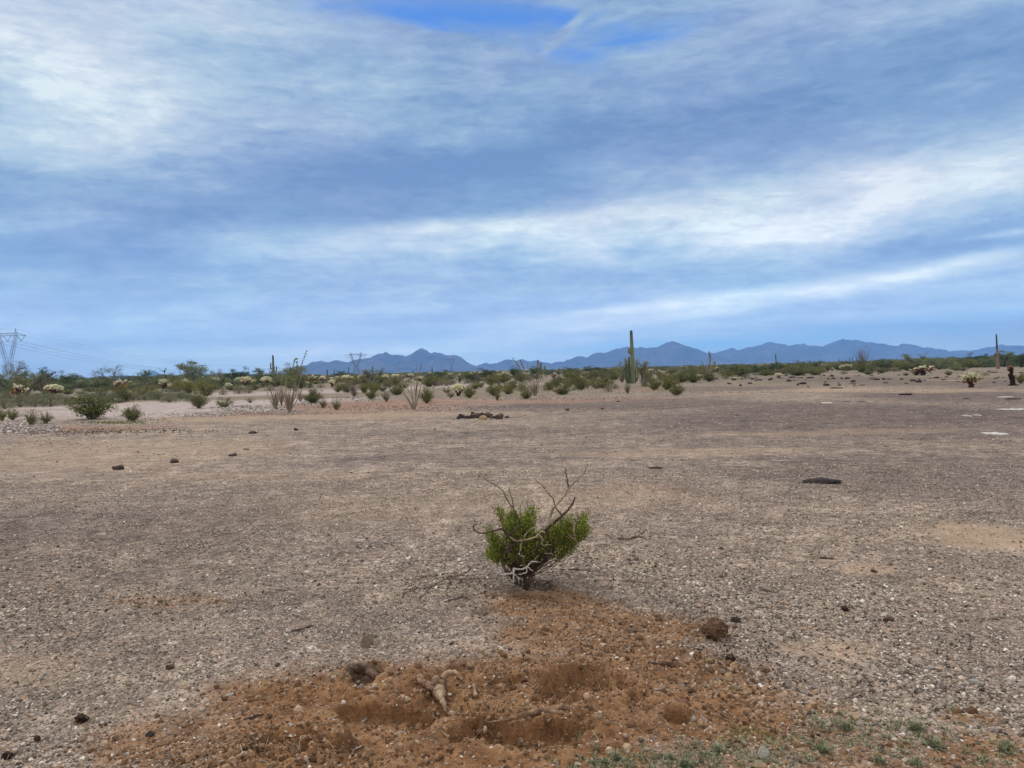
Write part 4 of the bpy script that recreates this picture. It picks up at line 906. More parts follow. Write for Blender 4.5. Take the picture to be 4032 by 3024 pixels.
ocotillo(1141, 1618, [[(1140, 1618), (1150, 1560), (1164, 1500), (1186, 1440), (1208, 1382)], [(1138, 1618), (1140, 1560), (1152, 1480), (1160, 1420), (1170, 1412)], [(1142, 1618), (1166, 1550), (1180, 1500), (1196, 1450)], [(1136, 1618), (1128, 1560), (1126, 1500), (1140, 1460)],
     [(1140, 1616), (1156, 1560), (1168, 1470), (1170, 1425)], [(1134, 1616), (1116, 1570), (1110, 1540)], [(1144, 1616), (1170, 1575), (1190, 1530), (1200, 1500)], [(1143, 1616), (1160, 1560), (1166, 1510)], [(1138, 1616), (1134, 1570), (1136, 1520)]],
     'leafy tipped ocotillo whose longest cane leans over the mountains', 1.9, (0, 1, 4, 3), 2, 60, 84)
ocotillo(1629, 1611, [[(1630, 1611), (1620, 1560), (1592, 1510), (1570, 1448)], [(1628, 1611), (1608, 1570), (1586, 1525), (1578, 1498)], [(1630, 1611), (1624, 1560), (1618, 1520), (1616, 1484)], [(1632, 1611), (1634, 1550), (1628, 1500), (1630, 1480)],
     [(1632, 1611), (1640, 1540), (1650, 1480), (1659, 1428)], [(1631, 1611), (1634, 1560), (1642, 1490), (1638, 1434)], [(1634, 1611), (1648, 1560), (1656, 1520), (1662, 1500)], [(1626, 1611), (1610, 1580), (1590, 1550), (1580, 1530)], [(1634, 1609), (1644, 1570), (1654, 1530)], [(1627, 1611), (1614, 1590), (1606, 1570)]],
     'bare grey ocotillo of few stout canes on the red soil', 2.6, (), 3, 6, 40)
ocotillo(2107, 1560, [[(2106, 1560), (2080, 1500), (2050, 1455), (2021, 1412)], [(2106, 1560), (2086, 1500), (2062, 1450), (2048, 1418)], [(2107, 1560), (2094, 1500), (2078, 1450), (2074, 1424)], [(2108, 1560), (2112, 1500), (2116, 1450), (2118, 1420)],
     [(2108, 1560), (2118, 1500), (2128, 1450), (2130, 1430)], [(2109, 1560), (2124, 1510), (2138, 1470), (2147, 1442)], [(2106, 1560), (2074, 1510), (2052, 1474), (2043, 1434)], [(2108, 1560), (2120, 1510), (2126, 1460), (2122, 1426)], [(2108, 1560), (2104, 1510), (2098, 1470)], [(2108, 1560), (2130, 1520), (2142, 1490)], [(2106, 1560), (2084, 1520), (2060, 1490)]],
     'greenish ocotillo spreading in a wide fan beyond the fire ring', 1.7, (0, 1, 3, 4, 5), 4, 14, 60)
ocotillo(2790, 1496, [[(2788, 1496), (2780, 1460), (2764, 1425), (2753, 1413)], [(2790, 1496), (2786, 1450), (2782, 1420), (2790, 1400)], [(2790, 1496), (2792, 1450), (2796, 1410), (2792, 1386)], [(2791, 1496), (2798, 1450), (2806, 1420), (2811, 1396)], [(2792, 1496), (2802, 1460), (2812, 1440), (2814, 1424)],
     [(2788, 1496), (2776, 1465), (2770, 1440), (2762, 1424)], [(2790, 1496), (2790, 1450), (2798, 1418), (2804, 1408)], [(2790, 1496), (2784, 1465), (2776, 1440)], [(2791, 1496), (2800, 1465), (2808, 1450)]], 'tall far ocotillo standing up before the pale mountains', 1.5, (2, 4), 5, 8, 50)

# ------------------------------------------------------------------ dead trees and the black cholla stump
def dead_tree(px, py, limbs, label, name='dead_tree', mat_='dead', r0=3.0, cat='tree'):
    g = G(px, py); o = np.array([g[0], g[1], Hs(g[0], g[1])]); root = empty(name, o); u = PX(g[1]); rs = np.random.default_rng(int(px))
    for k, cp in enumerate(limbs):
        pts = [at_depth(x, y, g[1] + rs.uniform(-.3, .3) * i * .5) - o for i, (x, y) in enumerate(cp)]; m = MB(); q = spline(pts, 4, .5 * u, rs); tube(m, q, np.linspace(r0 if k == 0 else r0 * .65, r0 * .25, len(q)) * u, 6, .5)
        m.obj('trunk' if k == 0 else 'limb', M[mat_], root)
    return tag(root, label, cat, 'dead standing trees')
dead_tree(652, 1530, [[(652, 1530), (651, 1480), (646, 1462), (652, 1452), (654, 1447)], [(648, 1466), (640, 1460), (632, 1456), (627, 1448)], [(648, 1464), (654, 1456), (655, 1450)]], 'black leafless snag with two crooked arms behind the chollas', r0=2.2)
dead_tree(3190, 1468, [[(3190, 1468), (3189, 1450), (3190, 1432), (3186, 1420)], [(3189, 1450), (3180, 1444), (3176, 1438)], [(3189, 1456), (3196, 1448), (3202, 1444)], [(3190, 1434), (3198, 1426)]], 'dead black tree standing in pale green crown', r0=1.8)
dead_tree(3118, 1460, [[(3116, 1460), (3112, 1440), (3108, 1430)], [(3112, 1444), (3120, 1430), (3124, 1420)], [(3112, 1440), (3104, 1426)]], 'small dead tree between the pole saguaro and pale green tree', r0=1.2)
dead_tree(2506, 1508, [[(2500, 1508), (2510, 1490), (2512, 1470), (2509, 1460)], [(2508, 1492), (2502, 1478), (2502, 1462)], [(2510, 1486), (2514, 1480)]], 'black curved dead stem hugging the base of the big saguaro', r0=3.2)
def stump():
    g = G(3989, 1519); o = np.array([g[0], g[1], 0]); root = empty('cholla_stump', o); u = PX(g[1]); rs = np.random.default_rng(5); m = MB(); j = MB(); t = MB()
    tube(m, [[0, 0, -.03], [-3 * u, 0, 30 * u], [-8 * u, 0, 60 * u], [-10 * u, 0, 76 * u]], np.array([8, 5, 5.5, 4]) * u, 8, .3)
    for i in range(60):
        z = rs.uniform(2, 74) * u; th = rs.uniform(0, 6.28); capsule(j, np.array([-z * .13 + math.cos(th) * 4 * u, math.sin(th) * 4 * u, z]), np.array([math.cos(th), math.sin(th), rs.uniform(-.8, .2)]), rs.uniform(5, 9) * u, 3 * u, rs, rs.random() * .3, 5)
    for i in range(7):
        th = rs.uniform(0, 6.28); capsule(t, np.array([-10 * u, 0, 72 * u]), np.array([math.cos(th), math.sin(th), rs.uniform(-.2, 1.5)]), 9 * u, 3 * u, rs, .8, 5)
    for i in range(14):
        th = rs.uniform(0, 6.28); capsule(j, np.array([math.cos(th) * 12 * u * rs.random(), math.sin(th) * 12 * u, 2 * u]), np.array([math.cos(th), math.sin(th), 0]), 9 * u, 3.4 * u, rs, .1, 5)
    m.obj('trunk', M['cholla_trunk'], root); j.obj('dead_joints', M['cholla_trunk'], root); t.obj('tip_joints', M['cholla_old'], root)
    tag(root, 'black upright dead cholla stump with a rusty tip on the gravel', 'cactus')
stump()

# ------------------------------------------------------------------ pylons and wires
def bar(m, a, b, r): tube(m, [a, b], [r, r], 4, .5, False)
def pylon(cx_, cy_, Ht, W, label, rot=0.0, r=.17):
    root = empty('power_pylon', (cx_, cy_, 0)); root.rotation_euler = (0, 0, rot)
    b_ = MB(); a_ = MB(); z1, z2 = Ht * .36, Ht * .86; xp = W * .22; hw = W / 2; dy = 2.0
    legs = [(-5.4, -3.6), (5.4, -3.6), (5.4, 3.6), (-5.4, 3.6)]; wst = [(-2.6, -1.6), (2.6, -1.6), (2.6, 1.6), (-2.6, 1.6)]
    zs = [0, .33, .62, .84, 1]
    L = lambda k, s: np.array([legs[k][0] * (1 - s) + wst[k][0] * s, legs[k][1] * (1 - s) + wst[k][1] * s, z1 * s])
    for k in range(4):
        bar(b_, L(k, 0) - [0, 0, .3], L(k, 1), r * 1.2); k2 = (k + 1) % 4
        for s, e in zip(zs[:-1], zs[1:]): bar(b_, L(k, s), L(k2, e), r * .7); bar(b_, L(k2, s), L(k, e), r * .7); bar(b_, L(k, e), L(k2, e), r * .7)
    for sx in (-1, 1):       # the two raking columns of the V
        for y in (-1, 1):
            i0 = np.array([sx * .5, y * 1.6, z1]); o0 = np.array([sx * 2.6, y * 1.6, z1]); i1 = np.array([sx * (xp - 1.3), y * 1.0, z2]); o1 = np.array([sx * (xp + 1.3), y * 1.0, z2])
            bar(b_, i0, i1, r); bar(b_, o0, o1, r)
            for q in range(7):
                s, e = q / 7, (q + 1) / 7; bar(b_, i0 + (i1 - i0) * s, o0 + (o1 - o0) * e, r * .6); bar(b_, o0 + (o1 - o0) * s, i0 + (i1 - i0) * e, r * .6)
            bar(a_, i1, [sx * xp, 0, Ht], r * .8); bar(a_, o1, [sx * xp, 0, Ht], r * .8)
    zb, zt = z2, z2 + Ht * .055
    for y in (-1, 1):
        bar(a_, [-hw, 0, zb + .4], [hw, 0, zb + .4], r); bar(a_, [-xp - 1.3, y, zt], [xp + 1.3, y, zt], r)
        for sx in (-1, 1): bar(a_, [sx * (xp + 1.3), y, zt], [sx * hw, 0, zb + .4], r * .8)
        N = 12
        for q in range(N):
            x0, x1 = -xp - 1.3 + (2 * xp + 2.6) * q / N, -xp - 1.3 + (2 * xp + 2.6) * (q + 1) / N
            bar(a_, [x0, y, zb if q % 2 else zt], [x1, y, zt if q % 2 else zb], r * .6)
    b_.obj('lattice_body', M['steel'], root); a_.obj('crossarm', M['steel'], root)
    pts = []
    for xc in (-W * .36, 0, W * .36):
        i_ = MB(); sp = W * .10
        for s in (-1, 1): tube(i_, [[xc + s * sp, 0, zb + .3], [xc, 0, zb - W * .135]], [.22, .22], 6, .5)
        i_.obj('insulator_string', M['insul'], root); pts.append(np.array([xc, 0, zb - W * .135]))
    for sx in (-1, 1): pts.append(np.array([sx * xp, 0, Ht]))
    tag(root, label, 'pylon', 'power line pylons'); c, s = math.cos(rot), math.sin(rot)
    return [np.array([cx_ + p[0] * c - p[1] * s, cy_ + p[0] * s + p[1] * c, p[2]]) for p in pts]
def tower(px, top, tip_px, H_real, label, W=34, rot=0.0, **kw):   # distance from the width of the crossarm
    d = W * math.cos(rot) * F / tip_px; g = pdir(px, top); t = d / g[1]; h = CAM_H + g[2] * t
    return pylon(g[0] * t, d, max(h, 10), W, label, rot, **kw)
A = tower(28, 1294, 150, 0, 'near lattice power pylon cut by the edge of the view')
B = tower(1401, 1386, 88, 0, 'second lattice power pylon over the end of the blue range', r=.20)
C = tower(1777, 1408, 42, 0, 'third power pylon, faint against the blue range', r=.45)
D = tower(2003, 1421, 28, 0, 'fourth power pylon, barely visible on the range', r=.5)
E = tower(2274, 1423, 22, 0, 'last tiny power pylon before the middle range', r=.5)
def wires(P, Q, sag, r, group):
    for k, (p, q) in enumerate(zip(P, Q)):
        t = np.linspace(0, 1, 40)[:, None]; c = p * (1 - t) + q * t; c[:, 2] -= (sag * (4 * t * (1 - t)))[:, 0]
        m = MB(); tube(m, c, [r if k < 3 else r * .5] * 40, 4, .5, False); o = m.obj('power_wire', M['wire'])
        nm = ['near conductor', 'middle conductor', 'far conductor', 'near shield wire', 'far shield wire'][k]
        tag(o, nm + ' hanging between the ' + group, 'wire', 'overhead power wires')
wires(A, B, 27, .075, 'near and second pylons')
wires(B, C, 24, .08, 'second and third pylons')
wires([a * [1, 1, 1] for a in A], [np.array([a[0] - 420, a[1] - 380, a[2]]) for a in A], 14, .07, 'near pylon and one out of view')

# white sign and small dark sign in the far scrub
def sign(px, py, w_, h_, ptop, label, m1, name='sign_board'):
    g = G(px, py); u = PX(g[1]); root = empty(name, (g[0], g[1], 0)); a = MB(); b = MB(); W, Hh, T = w_ * u / 2, h_ * u, (py - ptop) * u
    v = np.array([[sx * W, sy * .03, z] for z in (T - Hh, T) for sx, sy in ((-1, -1), (1, -1), (1, 1), (-1, 1))]); f_ = [[0, 1, 5, 4], [1, 2, 6, 5], [2, 3, 7, 6], [3, 0, 4, 7], [4, 5, 6, 7], [3, 2, 1, 0]]
    a.add(v, f_); tube(b, [[0, .08, 0], [0, .08, T - Hh * .2]], [.05, .05], 6); a.obj('board', m1, root); b.obj('post', M['dead'], root); tag(root, label, 'sign')
sign(2596, 1478, 5, 6, 1455, 'small white sign on a post in the far scrub', M['white'])
sign(2202, 1484, 9, 6, 1450, 'small dark board on a post in the far scrub', M['steel'])

# ------------------------------------------------------------------ rocks
ROCKS = []
for s in range(8):
    v, f = rock_verts(500 + s, 3); m = MB(); m.add(v, f); me = m.mesh('rock', False); ROCKS.append(me)
def rock(px, py, wpx, hpx, label, mat_='rock', group=None, name='rock', seed=0, deep=.9, z=0.0, rot=None, cat='rock', dy=0.0):
    g = G(px, py); u = PX(g[1]); W, Hh = wpx * u / 2, hpx * u / 2
    g[1] += W * deep * .5 + dy; g[0] = pdir(px, py)[0] / pdir(px, py)[1] * g[1]
    key = (seed % 8, mat_)
    if key not in rock.cache:
        me = ROCKS[seed % 8].copy(); me.materials.clear(); me.materials.append(M[mat_]); rock.cache[key] = me
    o = bpy.data.objects.new(name, rock.cache[key]); COL.objects.link(o)
    o.location = (g[0], g[1], Hs(g[0], g[1]) + Hh * .45 + z); o.scale = (W * 1.25, W * deep * 1.2, Hh * 1.75)
    o.rotation_euler = (0, 0, random.uniform(0, 6.28) if rot is None else rot)
    if rot is None: o.scale = (W * 1.2, W * 1.15, Hh * 1.75)
    return tag(o, label, cat, group)
rock.cache = {}
# ring of stones
FR = 'stones of the old campfire ring'
for k, (u_, v_, w_, h_, lab, mt, z_) in enumerate([
  (1600, 1222, 50, 30, 'small black stone at the tip of the fire ring', 'rock', 0), (1640, 1215, 100, 56, 'low black stone on the outer end of the fire ring', 'rock', 0), (1710, 1218, 95, 46, 'flat slate grey stone in the fire ring', 'rock', 0),
  (1808, 1215, 125, 66, 'big smooth dark stone at the front of the fire ring', 'rock_brown', 0), (1778, 1178, 70, 46, 'dark stone standing behind the big smooth one', 'rock', .1), (1880, 1188, 90, 50, 'dark stone in the back row of the fire ring', 'rock', .05),
  (1975, 1206, 120, 78, 'tallest brown stone of the fire ring', 'rock_brown', 0), (1902, 1238, 104, 58, 'pale tan block in the fire ring', 'rock_tan', 0), (1824, 1248, 50, 18, 'small whitish stone before the tan block', 'rock_white', 0), (2000, 1232, 46, 26, 'small pale pink stone beside the tan block', 'rock_pale', 0),
  (2040, 1216, 50, 40, 'small dark stone wedged by the tallest one', 'rock', 0), (2108, 1226, 104, 72, 'rounded brown boulder closing the fire ring', 'rock_brown', 0), (2168, 1214, 26, 24, 'white chip leaning on the rounded brown boulder', 'rock_white', 0), (2200, 1208, 66, 26, 'flat dark stone beyond the rounded brown boulder', 'rock', 0)]):
    rock(1300 + u_ * .3165, 1260 + v_ * .3165, w_ * .3165, h_ * .3165 * 1.08, lab, mt, FR, seed=k, deep=.8, rot=0)
# boulder field on the right
BG = 'dark boulders strewn over the far gravel'; BL = 'dark volcanic boulder lying on the far grey gravel'
big = {12: 'widest dark boulder of the field, two lumps together', 17: 'squat dark boulder near the short stake', 0: 'foremost dark hump of the boulder field, on its near side', 30: 'long low black slab on its own before the boulder field', 31: 'thin flat dark stone near the tan soil strip', 22: 'reddish pointed boulder beside a darker one', 21: 'dark boulder touching the reddish pointed one'}
pos = [(2600 + a * .3165, 1260 + b * .3165, w_ * .3165, h_ * .3165) for a, b, w_, h_ in [(858, 801, 58, 22), (1115, 797, 58, 22), (998, 822, 38, 26), (1147, 745, 50, 28), (1193, 726, 32, 16), (1235, 755, 74, 18), (1365, 752, 50, 26), (1388, 742, 30, 32),
   (1480, 724, 52, 20), (1600, 766, 68, 28), (1640, 722, 90, 24), (1740, 724, 84, 16), (1768, 800, 96, 34), (1712, 812, 30, 24), (1870, 727, 96, 20), (2040, 698, 38, 24), (2092, 737, 36, 18), (2065, 820, 82, 34), (2135, 703, 48, 26), (2150, 733, 48, 24), (1668, 754, 32, 12)]]
pos += [(3250 + a * .3535, 1260 + b * .3535, w_ * .3535, h_ * .3535) for a, b, w_, h_ in [(980, 684, 66, 24), (1045, 697, 68, 30), (85, 656, 42, 22), (185, 658, 32, 22), (245, 656, 60, 24), (310, 697, 58, 28), (300, 716, 70, 14), (650, 665, 36, 24), (570, 668, 72, 22),
   (900, 840, 140, 22), (1572, 879, 90, 10), (720, 663, 60, 14), (850, 662, 42, 20), (675, 705, 62, 14), (410, 731, 62, 14), (155, 732, 44, 18), (905, 712, 42, 12), (1240, 647, 62, 18), (1165, 650, 34, 12), (1355, 636, 44, 12), (505, 662, 40, 12),
   (375, 626, 34, 12), (20, 730, 50, 24), (70, 628, 60, 14), (1320, 668, 56, 12), (1740, 655, 60, 8), (1880, 588, 90, 14), (1700, 580, 40, 8), (2180, 590, 50, 12), (1480, 690, 40, 10), (820, 616, 40, 12), (510, 622, 50, 10), (1110, 600, 40, 12)]]
for k, (x_, y_, w_, h_) in enumerate(pos): 
    o = rock(x_, y_, w_, h_, big.get(k, BL), 'rock', BG, seed=k * 3 + 1, rot=random.uniform(-.3, .3))
    if k not in big: later(o, x_, 'dark volcanic boulder on the far gravel', BG)
rsk = random.Random(4)
for k in range(46):
    x_ = rsk.uniform(2900, 4032); o = rock(x_, hor(x_) + rsk.uniform(44, 96), rsk.uniform(5, 14), rsk.uniform(2, 5), 'small dark stone scattered between the boulders of the far gravel', 'rock', 'small dark stones between the boulders', seed=k); later(o, x_, 'small dark stone between the boulders', '')
# single stones
for k, (x_, y_, w_, h_, lab, mt) in enumerate([
  (3230, 1903, 132, 24, 'long black lava rock alone on the open gravel', 'rock'), (464, 1850, 46, 20, 'dark brown flat stone nearest of the pair on the open gravel', 'rock_brown'), (688, 1822, 38, 17, 'dark brown humped stone beside a white pebble', 'rock_brown'), (917, 1797, 36, 12, 'low dark stone near a pale flat one', 'rock_brown'),
  (636, 1792, 26, 9, 'white flat stone near the dark humped one', 'rock_white'), (970, 1774, 24, 9, 'pale flat stone beside the low dark one', 'rock_pale'), (1000, 1709, 34, 9, 'thin dark stone lying far out on the flat', 'rock'), (1163, 1697, 18, 11, 'small black wedge stone on the flat', 'rock'),
  (2580, 1846, 50, 12, 'dark flat stone out on the gravel beyond the bush', 'rock_brown'), (2234, 1615, 15, 8, 'small black stone past the fire ring', 'rock'), (2372, 1611, 14, 7, 'small brown stone farther past the fire ring', 'rock_brown'), (2434, 1582, 13, 5, 'tiny dark stone before the straw coloured dome', 'rock'), (2426, 1572, 11, 4, 'tiniest dark chip before the straw coloured dome', 'rock'),
  (1447, 2548, 52, 50, 'brown stone with a pale cap at the rim of the dug earth', 'rock_pale'), (3012, 2990, 46, 44, 'creamy white stone among grey green herbs', 'rock_white'), (2895, 2720, 40, 22, 'cream stone on orange soil right of the burrow', 'rock_tan'), (2350, 2952, 26, 22, 'buff pebble on the orange rim below the pit', 'rock_pale'),
  (2794, 2610, 26, 20, 'tan pebble below the earth clod', 'rock_tan'), (2733, 2840, 20, 22, 'grey angular pebble standing beside the burrow', 'rock_white'), (2723, 2730, 30, 20, 'red brown lump above the burrow', 'clod'), (905, 2740, 30, 10, 'white elongated pebble on the orange soil', 'rock_white'),
  (2898, 2450, 40, 20, 'blue grey flat stone beside the earth clod', 'rock'), (2498, 2490, 22, 18, 'pinkish pebble on the soil beneath the bush', 'rock_pale'), (668, 2637, 34, 18, 'rusty brown stone at the edge of the orange soil', 'clod'), (505, 2700, 30, 16, 'orange tan stone on the gravel', 'rock_tan'), (622, 2418, 30, 12, 'pale buff stone on the gravel', 'rock_pale'),
  (178, 2660, 18, 16, 'white chip stone on the gravel', 'rock_white'), (2990, 3030, 60, 30, 'tan rounded stone cut by the lower edge', 'rock_tan'), (2762, 3005, 20, 34, 'buff upright pebble in the grass', 'rock_pale'), (2345, 2665 + 10, 24, 10, 'tan flat chip on the soil slope', 'rock_pale'),
  (595, 2900, 34, 18, 'blue grey pebble near the dark droppings', 'rock'), (3840, 2695, 44, 16, 'white long pebble on the thick gravel', 'rock_white'), (3660, 2635, 30, 12, 'white lens shaped pebble on the thick gravel', 'rock_white'), (3500, 2450, 40, 18, 'dark red angular stone on the thick gravel', 'clod'), (3140, 3000, 40, 24, 'grey pebble among the herbs', 'rock_pale')]):
    rock(x_, y_, w_, h_, lab, mt, seed=k + 2, rot=random.uniform(-.4, .4))
for x_, y_, w_, h_, lab in [(3957, 1712, 92, 13, 'bright white slab lying on the grey gravel'), (4010, 1615, 130, 6, 'long white slab at the edge behind the bright one'), (3270, 1588, 44, 4, 'small white slab in the middle gravel'), (3828, 1641, 16, 5, 'white chunk with a dark shadowed side'), (3862, 1638, 14, 4, 'small white chunk beside a larger one'), (3975, 1565, 56, 3, 'greenish white low slab before the black stump')]:
    g = G(x_, y_); W = w_ * .85 * PX(g[1]); D = .85 * h_ * g[1] ** 2 / (CAM_H * F); rs_ = np.random.default_rng(int(x_)); n_ = 22; th = np.arange(n_) * 2 * math.pi / n_
    q_ = 1 + rs_.normal(0, .16, n_); q_[rs_.integers(0, n_, 3)] *= 1.25; X_ = np.cos(th) * W / 2 * q_; Y_ = np.sin(th) * D / 2 * q_; hh = .018
    v = np.concatenate([np.stack([X_, Y_, X_ * 0 - .01], -1), np.stack([X_ * .97, Y_ * .97, X_ * 0 + hh * rs_.uniform(.6, 1.2, n_)], -1), [[0, 0, hh * 1.3]]]); m = MB(); j = np.arange(n_)
    m.add(v, np.stack([j, (j + 1) % n_, (j + 1) % n_ + n_, j + n_], -1)); m.f.append(np.stack([j + n_, (j + 1) % n_ + n_, j * 0 + 2 * n_], -1)); m.r.append(np.full(n_, .5))
    o = m.obj('white_slab', M['rock_white']); o.location = (g[0], g[1] + D / 2, Hs(g[0], g[1])); tag(o, lab, 'slab', 'white caliche slabs')
for x_, y_, w_, h_, lab in [(3990, 1573, 70, 5, 'dark low stone heap behind the white slabs'), (3335, 1583, 44, 2.5, 'thin dark ridge of stones beside the small white slab'), (3395, 1582, 36, 2.5, 'second thin dark ridge of stones near the small white slab'), (3295, 1528, 60, 5, 'flat dark outcrop short of the boulder field')]:
    rock(x_, y_, w_, h_, lab, 'rock', 'dark stone ridges', 'stone_ridge', seed=4, deep=.5, rot=0)
# white and dark stones along the wash banks (too many to count)
def scatter_stones(name, label, spots, mat_, seed):
    rs = np.random.default_rng(seed); m = MB(); v0, f0 = ico(1)
    for (px, py, rx, ry, n, s0, s1) in spots:
        for i in range(n):
            a = rs.uniform(0, 6.28); r_ = math.sqrt(rs.random()); x_, y_ = px + math.cos(a) * r_ * rx, py + math.sin(a) * r_ * ry
            g = G(x_, y_); u = PX(g[1]); s = rs.uniform(s0, s1) * u / 2; v = v0 * (1 + rs.normal(0, .13, (len(v0), 1))) * [s, s * rs.uniform(.6, 1.1), s * rs.uniform(.35, .7)]
            th = rs.uniform(0, 3); c, sn = math.cos(th), math.sin(th); v = np.stack([v[:, 0] * c - v[:, 1] * sn, v[:, 0] * sn + v[:, 1] * c, v[:, 2]], -1)
            m.add(v + [g[0], g[1], Hs(g[0], g[1]) + s * .2], f0, rs.random())
    o = m.obj(name, M[mat_]); return tag(o, label, 'stones', kind='stuff')
M['bar'] = ramp_mat('pale bar stones', [(0, (.10, .09, .09)), (.4, (.30, .26, .24)), (.7, (.48, .44, .41)), (1, (.74, .71, .67))], objvar=0)
M['darkbits'] = ramp_mat('dark bits', [(0, (.02, .015, .015)), (.7, (.07, .045, .04)), (1, (.16, .11, .09))], objvar=0)
scatter_stones('pale_stones', 'pale cobbles heaped along the banks of the wash', [(980, 1608, 150, 12, 520, 4, 11), (780, 1634, 130, 8, 260, 4, 9), (90, 1688, 160, 20, 420, 5, 14), (60, 1662, 130, 10, 160, 4, 9), (560, 1662, 150, 8, 110, 3, 7), (1230, 1590, 60, 10, 90, 4, 9), (1420, 1566, 90, 8, 160, 3, 7),
    (1760, 1530, 90, 6, 150, 3, 8), (1900, 1511, 110, 5, 190, 3, 8), (2010, 1506, 80, 5, 80, 3, 7), (2200, 1492, 110, 5, 110, 3, 7), (1100, 1625, 120, 8, 120, 3, 7), (2420, 1543, 180, 8, 150, 3, 6), (2250, 1552, 260, 5, 120, 3, 5), (2700, 1520, 90, 3, 40, 3, 5), (2700, 1482, 300, 6, 90, 3, 6), (330, 1665, 120, 10, 90, 3, 7)], 'bar', 31)
scatter_stones('dark_stones', 'dark bits of stone strewn over the reddish bank', [(1000, 1628, 330, 8, 130, 2.5, 6), (1600, 1605, 420, 12, 240, 2.5, 6), (250, 1705, 260, 10, 170, 3, 7), (500, 1690, 200, 8, 90, 3, 6), (2200, 1568, 420, 8, 170, 2, 5), (1400, 1570, 120, 12, 90, 3, 7), (640, 1650, 120, 6, 50, 3, 6), (2950, 1545, 260, 4, 80, 2, 5)], 'darkbits', 33)
scatter_stones('dark_chips', 'dark chips scattered thinly over the open gravel', [(2016, 1800, 2100, 130, 260, 2.5, 6), (2016, 2050, 2100, 200, 170, 4, 9), (2700, 2350, 1300, 200, 160, 5, 11), (500, 2350, 700, 250, 90, 5, 11), (3300, 2650, 700, 250, 150, 7, 16)], 'darkbits', 35)
scatter_stones('white_chips', 'white quartz chips scattered thinly over the gravel', [(2016, 1760, 2100, 130, 300, 2, 4.5), (2016, 2050, 2100, 250, 300, 3, 6), (2016, 2600, 2100, 400, 130, 4, 10)], 'rock_white', 36)

# ------------------------------------------------------------------ gravel (countless): pebbles as one mesh
def gravel(name, label, n, ylo, yhi, xr, r_med, r_sig, mat_, seed, keep, pw=1.0, flat=(.35, .7), rmax=.02, rminf=None):
    rs = np.random.default_rng(seed)
    y = ylo + (yhi - ylo) * rs.random(n) ** pw; x = (rs.random(n) * 2 - 1) * (xr * y + .7)
    k = keep(x, y); s_ = rs.random(n) < k; x, y = x[s_], y[s_]; n = len(x)
    r = np.minimum(r_med * np.exp(rs.normal(0, r_sig, n)), rmax)
    r = r * (1 + (.55 * sm(fbm(x, y, .8, 3) * 1.2 + .2) + .12 * sm((x - .6) / 1.5)) * sm((9 - y) / 4))
    if rminf is not None: r = np.maximum(r, rminf * y)
    N = 6; th = np.arange(N) * 2 * math.pi / N
    a1 = th[None] + rs.normal(0, .22, (n, N)); q1 = r[:, None] * rs.uniform(.75, 1.15, (n, N)); a2 = th[None] + .3 + rs.normal(0, .25, (n, N)); q2 = q1 * rs.uniform(.35, .8, (n, N))
    ex = rs.uniform(.65, 1.0, n)[:, None]; hz = r * rs.uniform(*flat, n); til = rs.normal(0, .22, (n, 2))
    ro = rs.uniform(0, 6.28, n)[:, None]
    def ring(a, q, z):
        X_ = np.cos(a) * q; Y_ = np.sin(a) * q * ex; c, s = np.cos(ro), np.sin(ro); x_ = X_ * c - Y_ * s; y_ = X_ * s + Y_ * c
        return np.stack([x_ + x[:, None], y_ + y[:, None], z + x_ * til[:, :1] + y_ * til[:, 1:]], -1)
    h0 = H(x, y)[:, None]
    v = np.concatenate([ring(a1, q1 * .8, h0 - hz[:, None] * .5), ring(a1, q1, h0 + hz[:, None] * .35), ring(a2, q2, h0 + hz[:, None] * rs.uniform(.8, 1.2, (n, N)))], 1)
    b = np.arange(n)[:, None, None] * (3 * N); j = np.arange(N); s1 = np.stack([j, (j + 1) % N, (j + 1) % N + N, j + N], -1)
    f4 = np.concatenate([s1, s1 + N], 0)[None] + b; rnd = rs.random(n); m = MB()
    m.v.append(v.reshape(-1, 3)); m.n = n * 3 * N; m.f.append(f4.reshape(-1, 4)); m.r.append(np.repeat(rnd, 2 * N))
    m.f.append((np.arange(N)[None] + 2 * N + np.arange(n)[:, None] * 3 * N)); m.r.append(rnd)
    o = m.obj(name, M[mat_]); return tag(o, label, 'gravel', kind='stuff')
def keep_gravel(x, y):
    mk = masks(x, y); cl = sm(fbm(x, y, 1.3, 3) * 1.3 + .75)
    return np.clip((1 - .86 * mk['dirt']) * (1 - .75 * mk['tan']) * (.35 + .65 * cl), 0, 1)
gravel('gravel', 'fine mixed pebbles covering the near desert floor', 200000, 2.7, 6.0, .74, .0041, .46, 'pebble', 41, keep_gravel, .9)
gravel('gravel', 'coarser mixed pebbles spread through the near gravel', 3600, 2.7, 7.0, .74, .0082, .38, 'pebble', 42, keep_gravel, .8, rmax=.022)
gravel('gravel', 'mixed pebbles covering the middle of the gravel flat', 110000, 6.0, 12.0, .72, .0065, .35, 'pebble', 43, keep_gravel, .9)
gravel('gravel', 'sparse larger pebbles over the farther gravel flat', 26000, 12.0, 34.0, .72, .012, .35, 'pebble', 44, keep_gravel, .8, rmax=.04)
gravel('soil_crumbs', 'large broken clods of orange soil in and round the pit', 2600, 2.7, 5.2, .6, .013, .45, 'soilclod', 46, lambda x, y: np.clip(field(x, y, [(1850, 2800, 640, 230, 1, .8)]) * (.3 + .7 * sm(fbm(x, y, 2.6, 3) * 1.8 + .5)), 0, 1), .9, (.7, 1.1), .035)
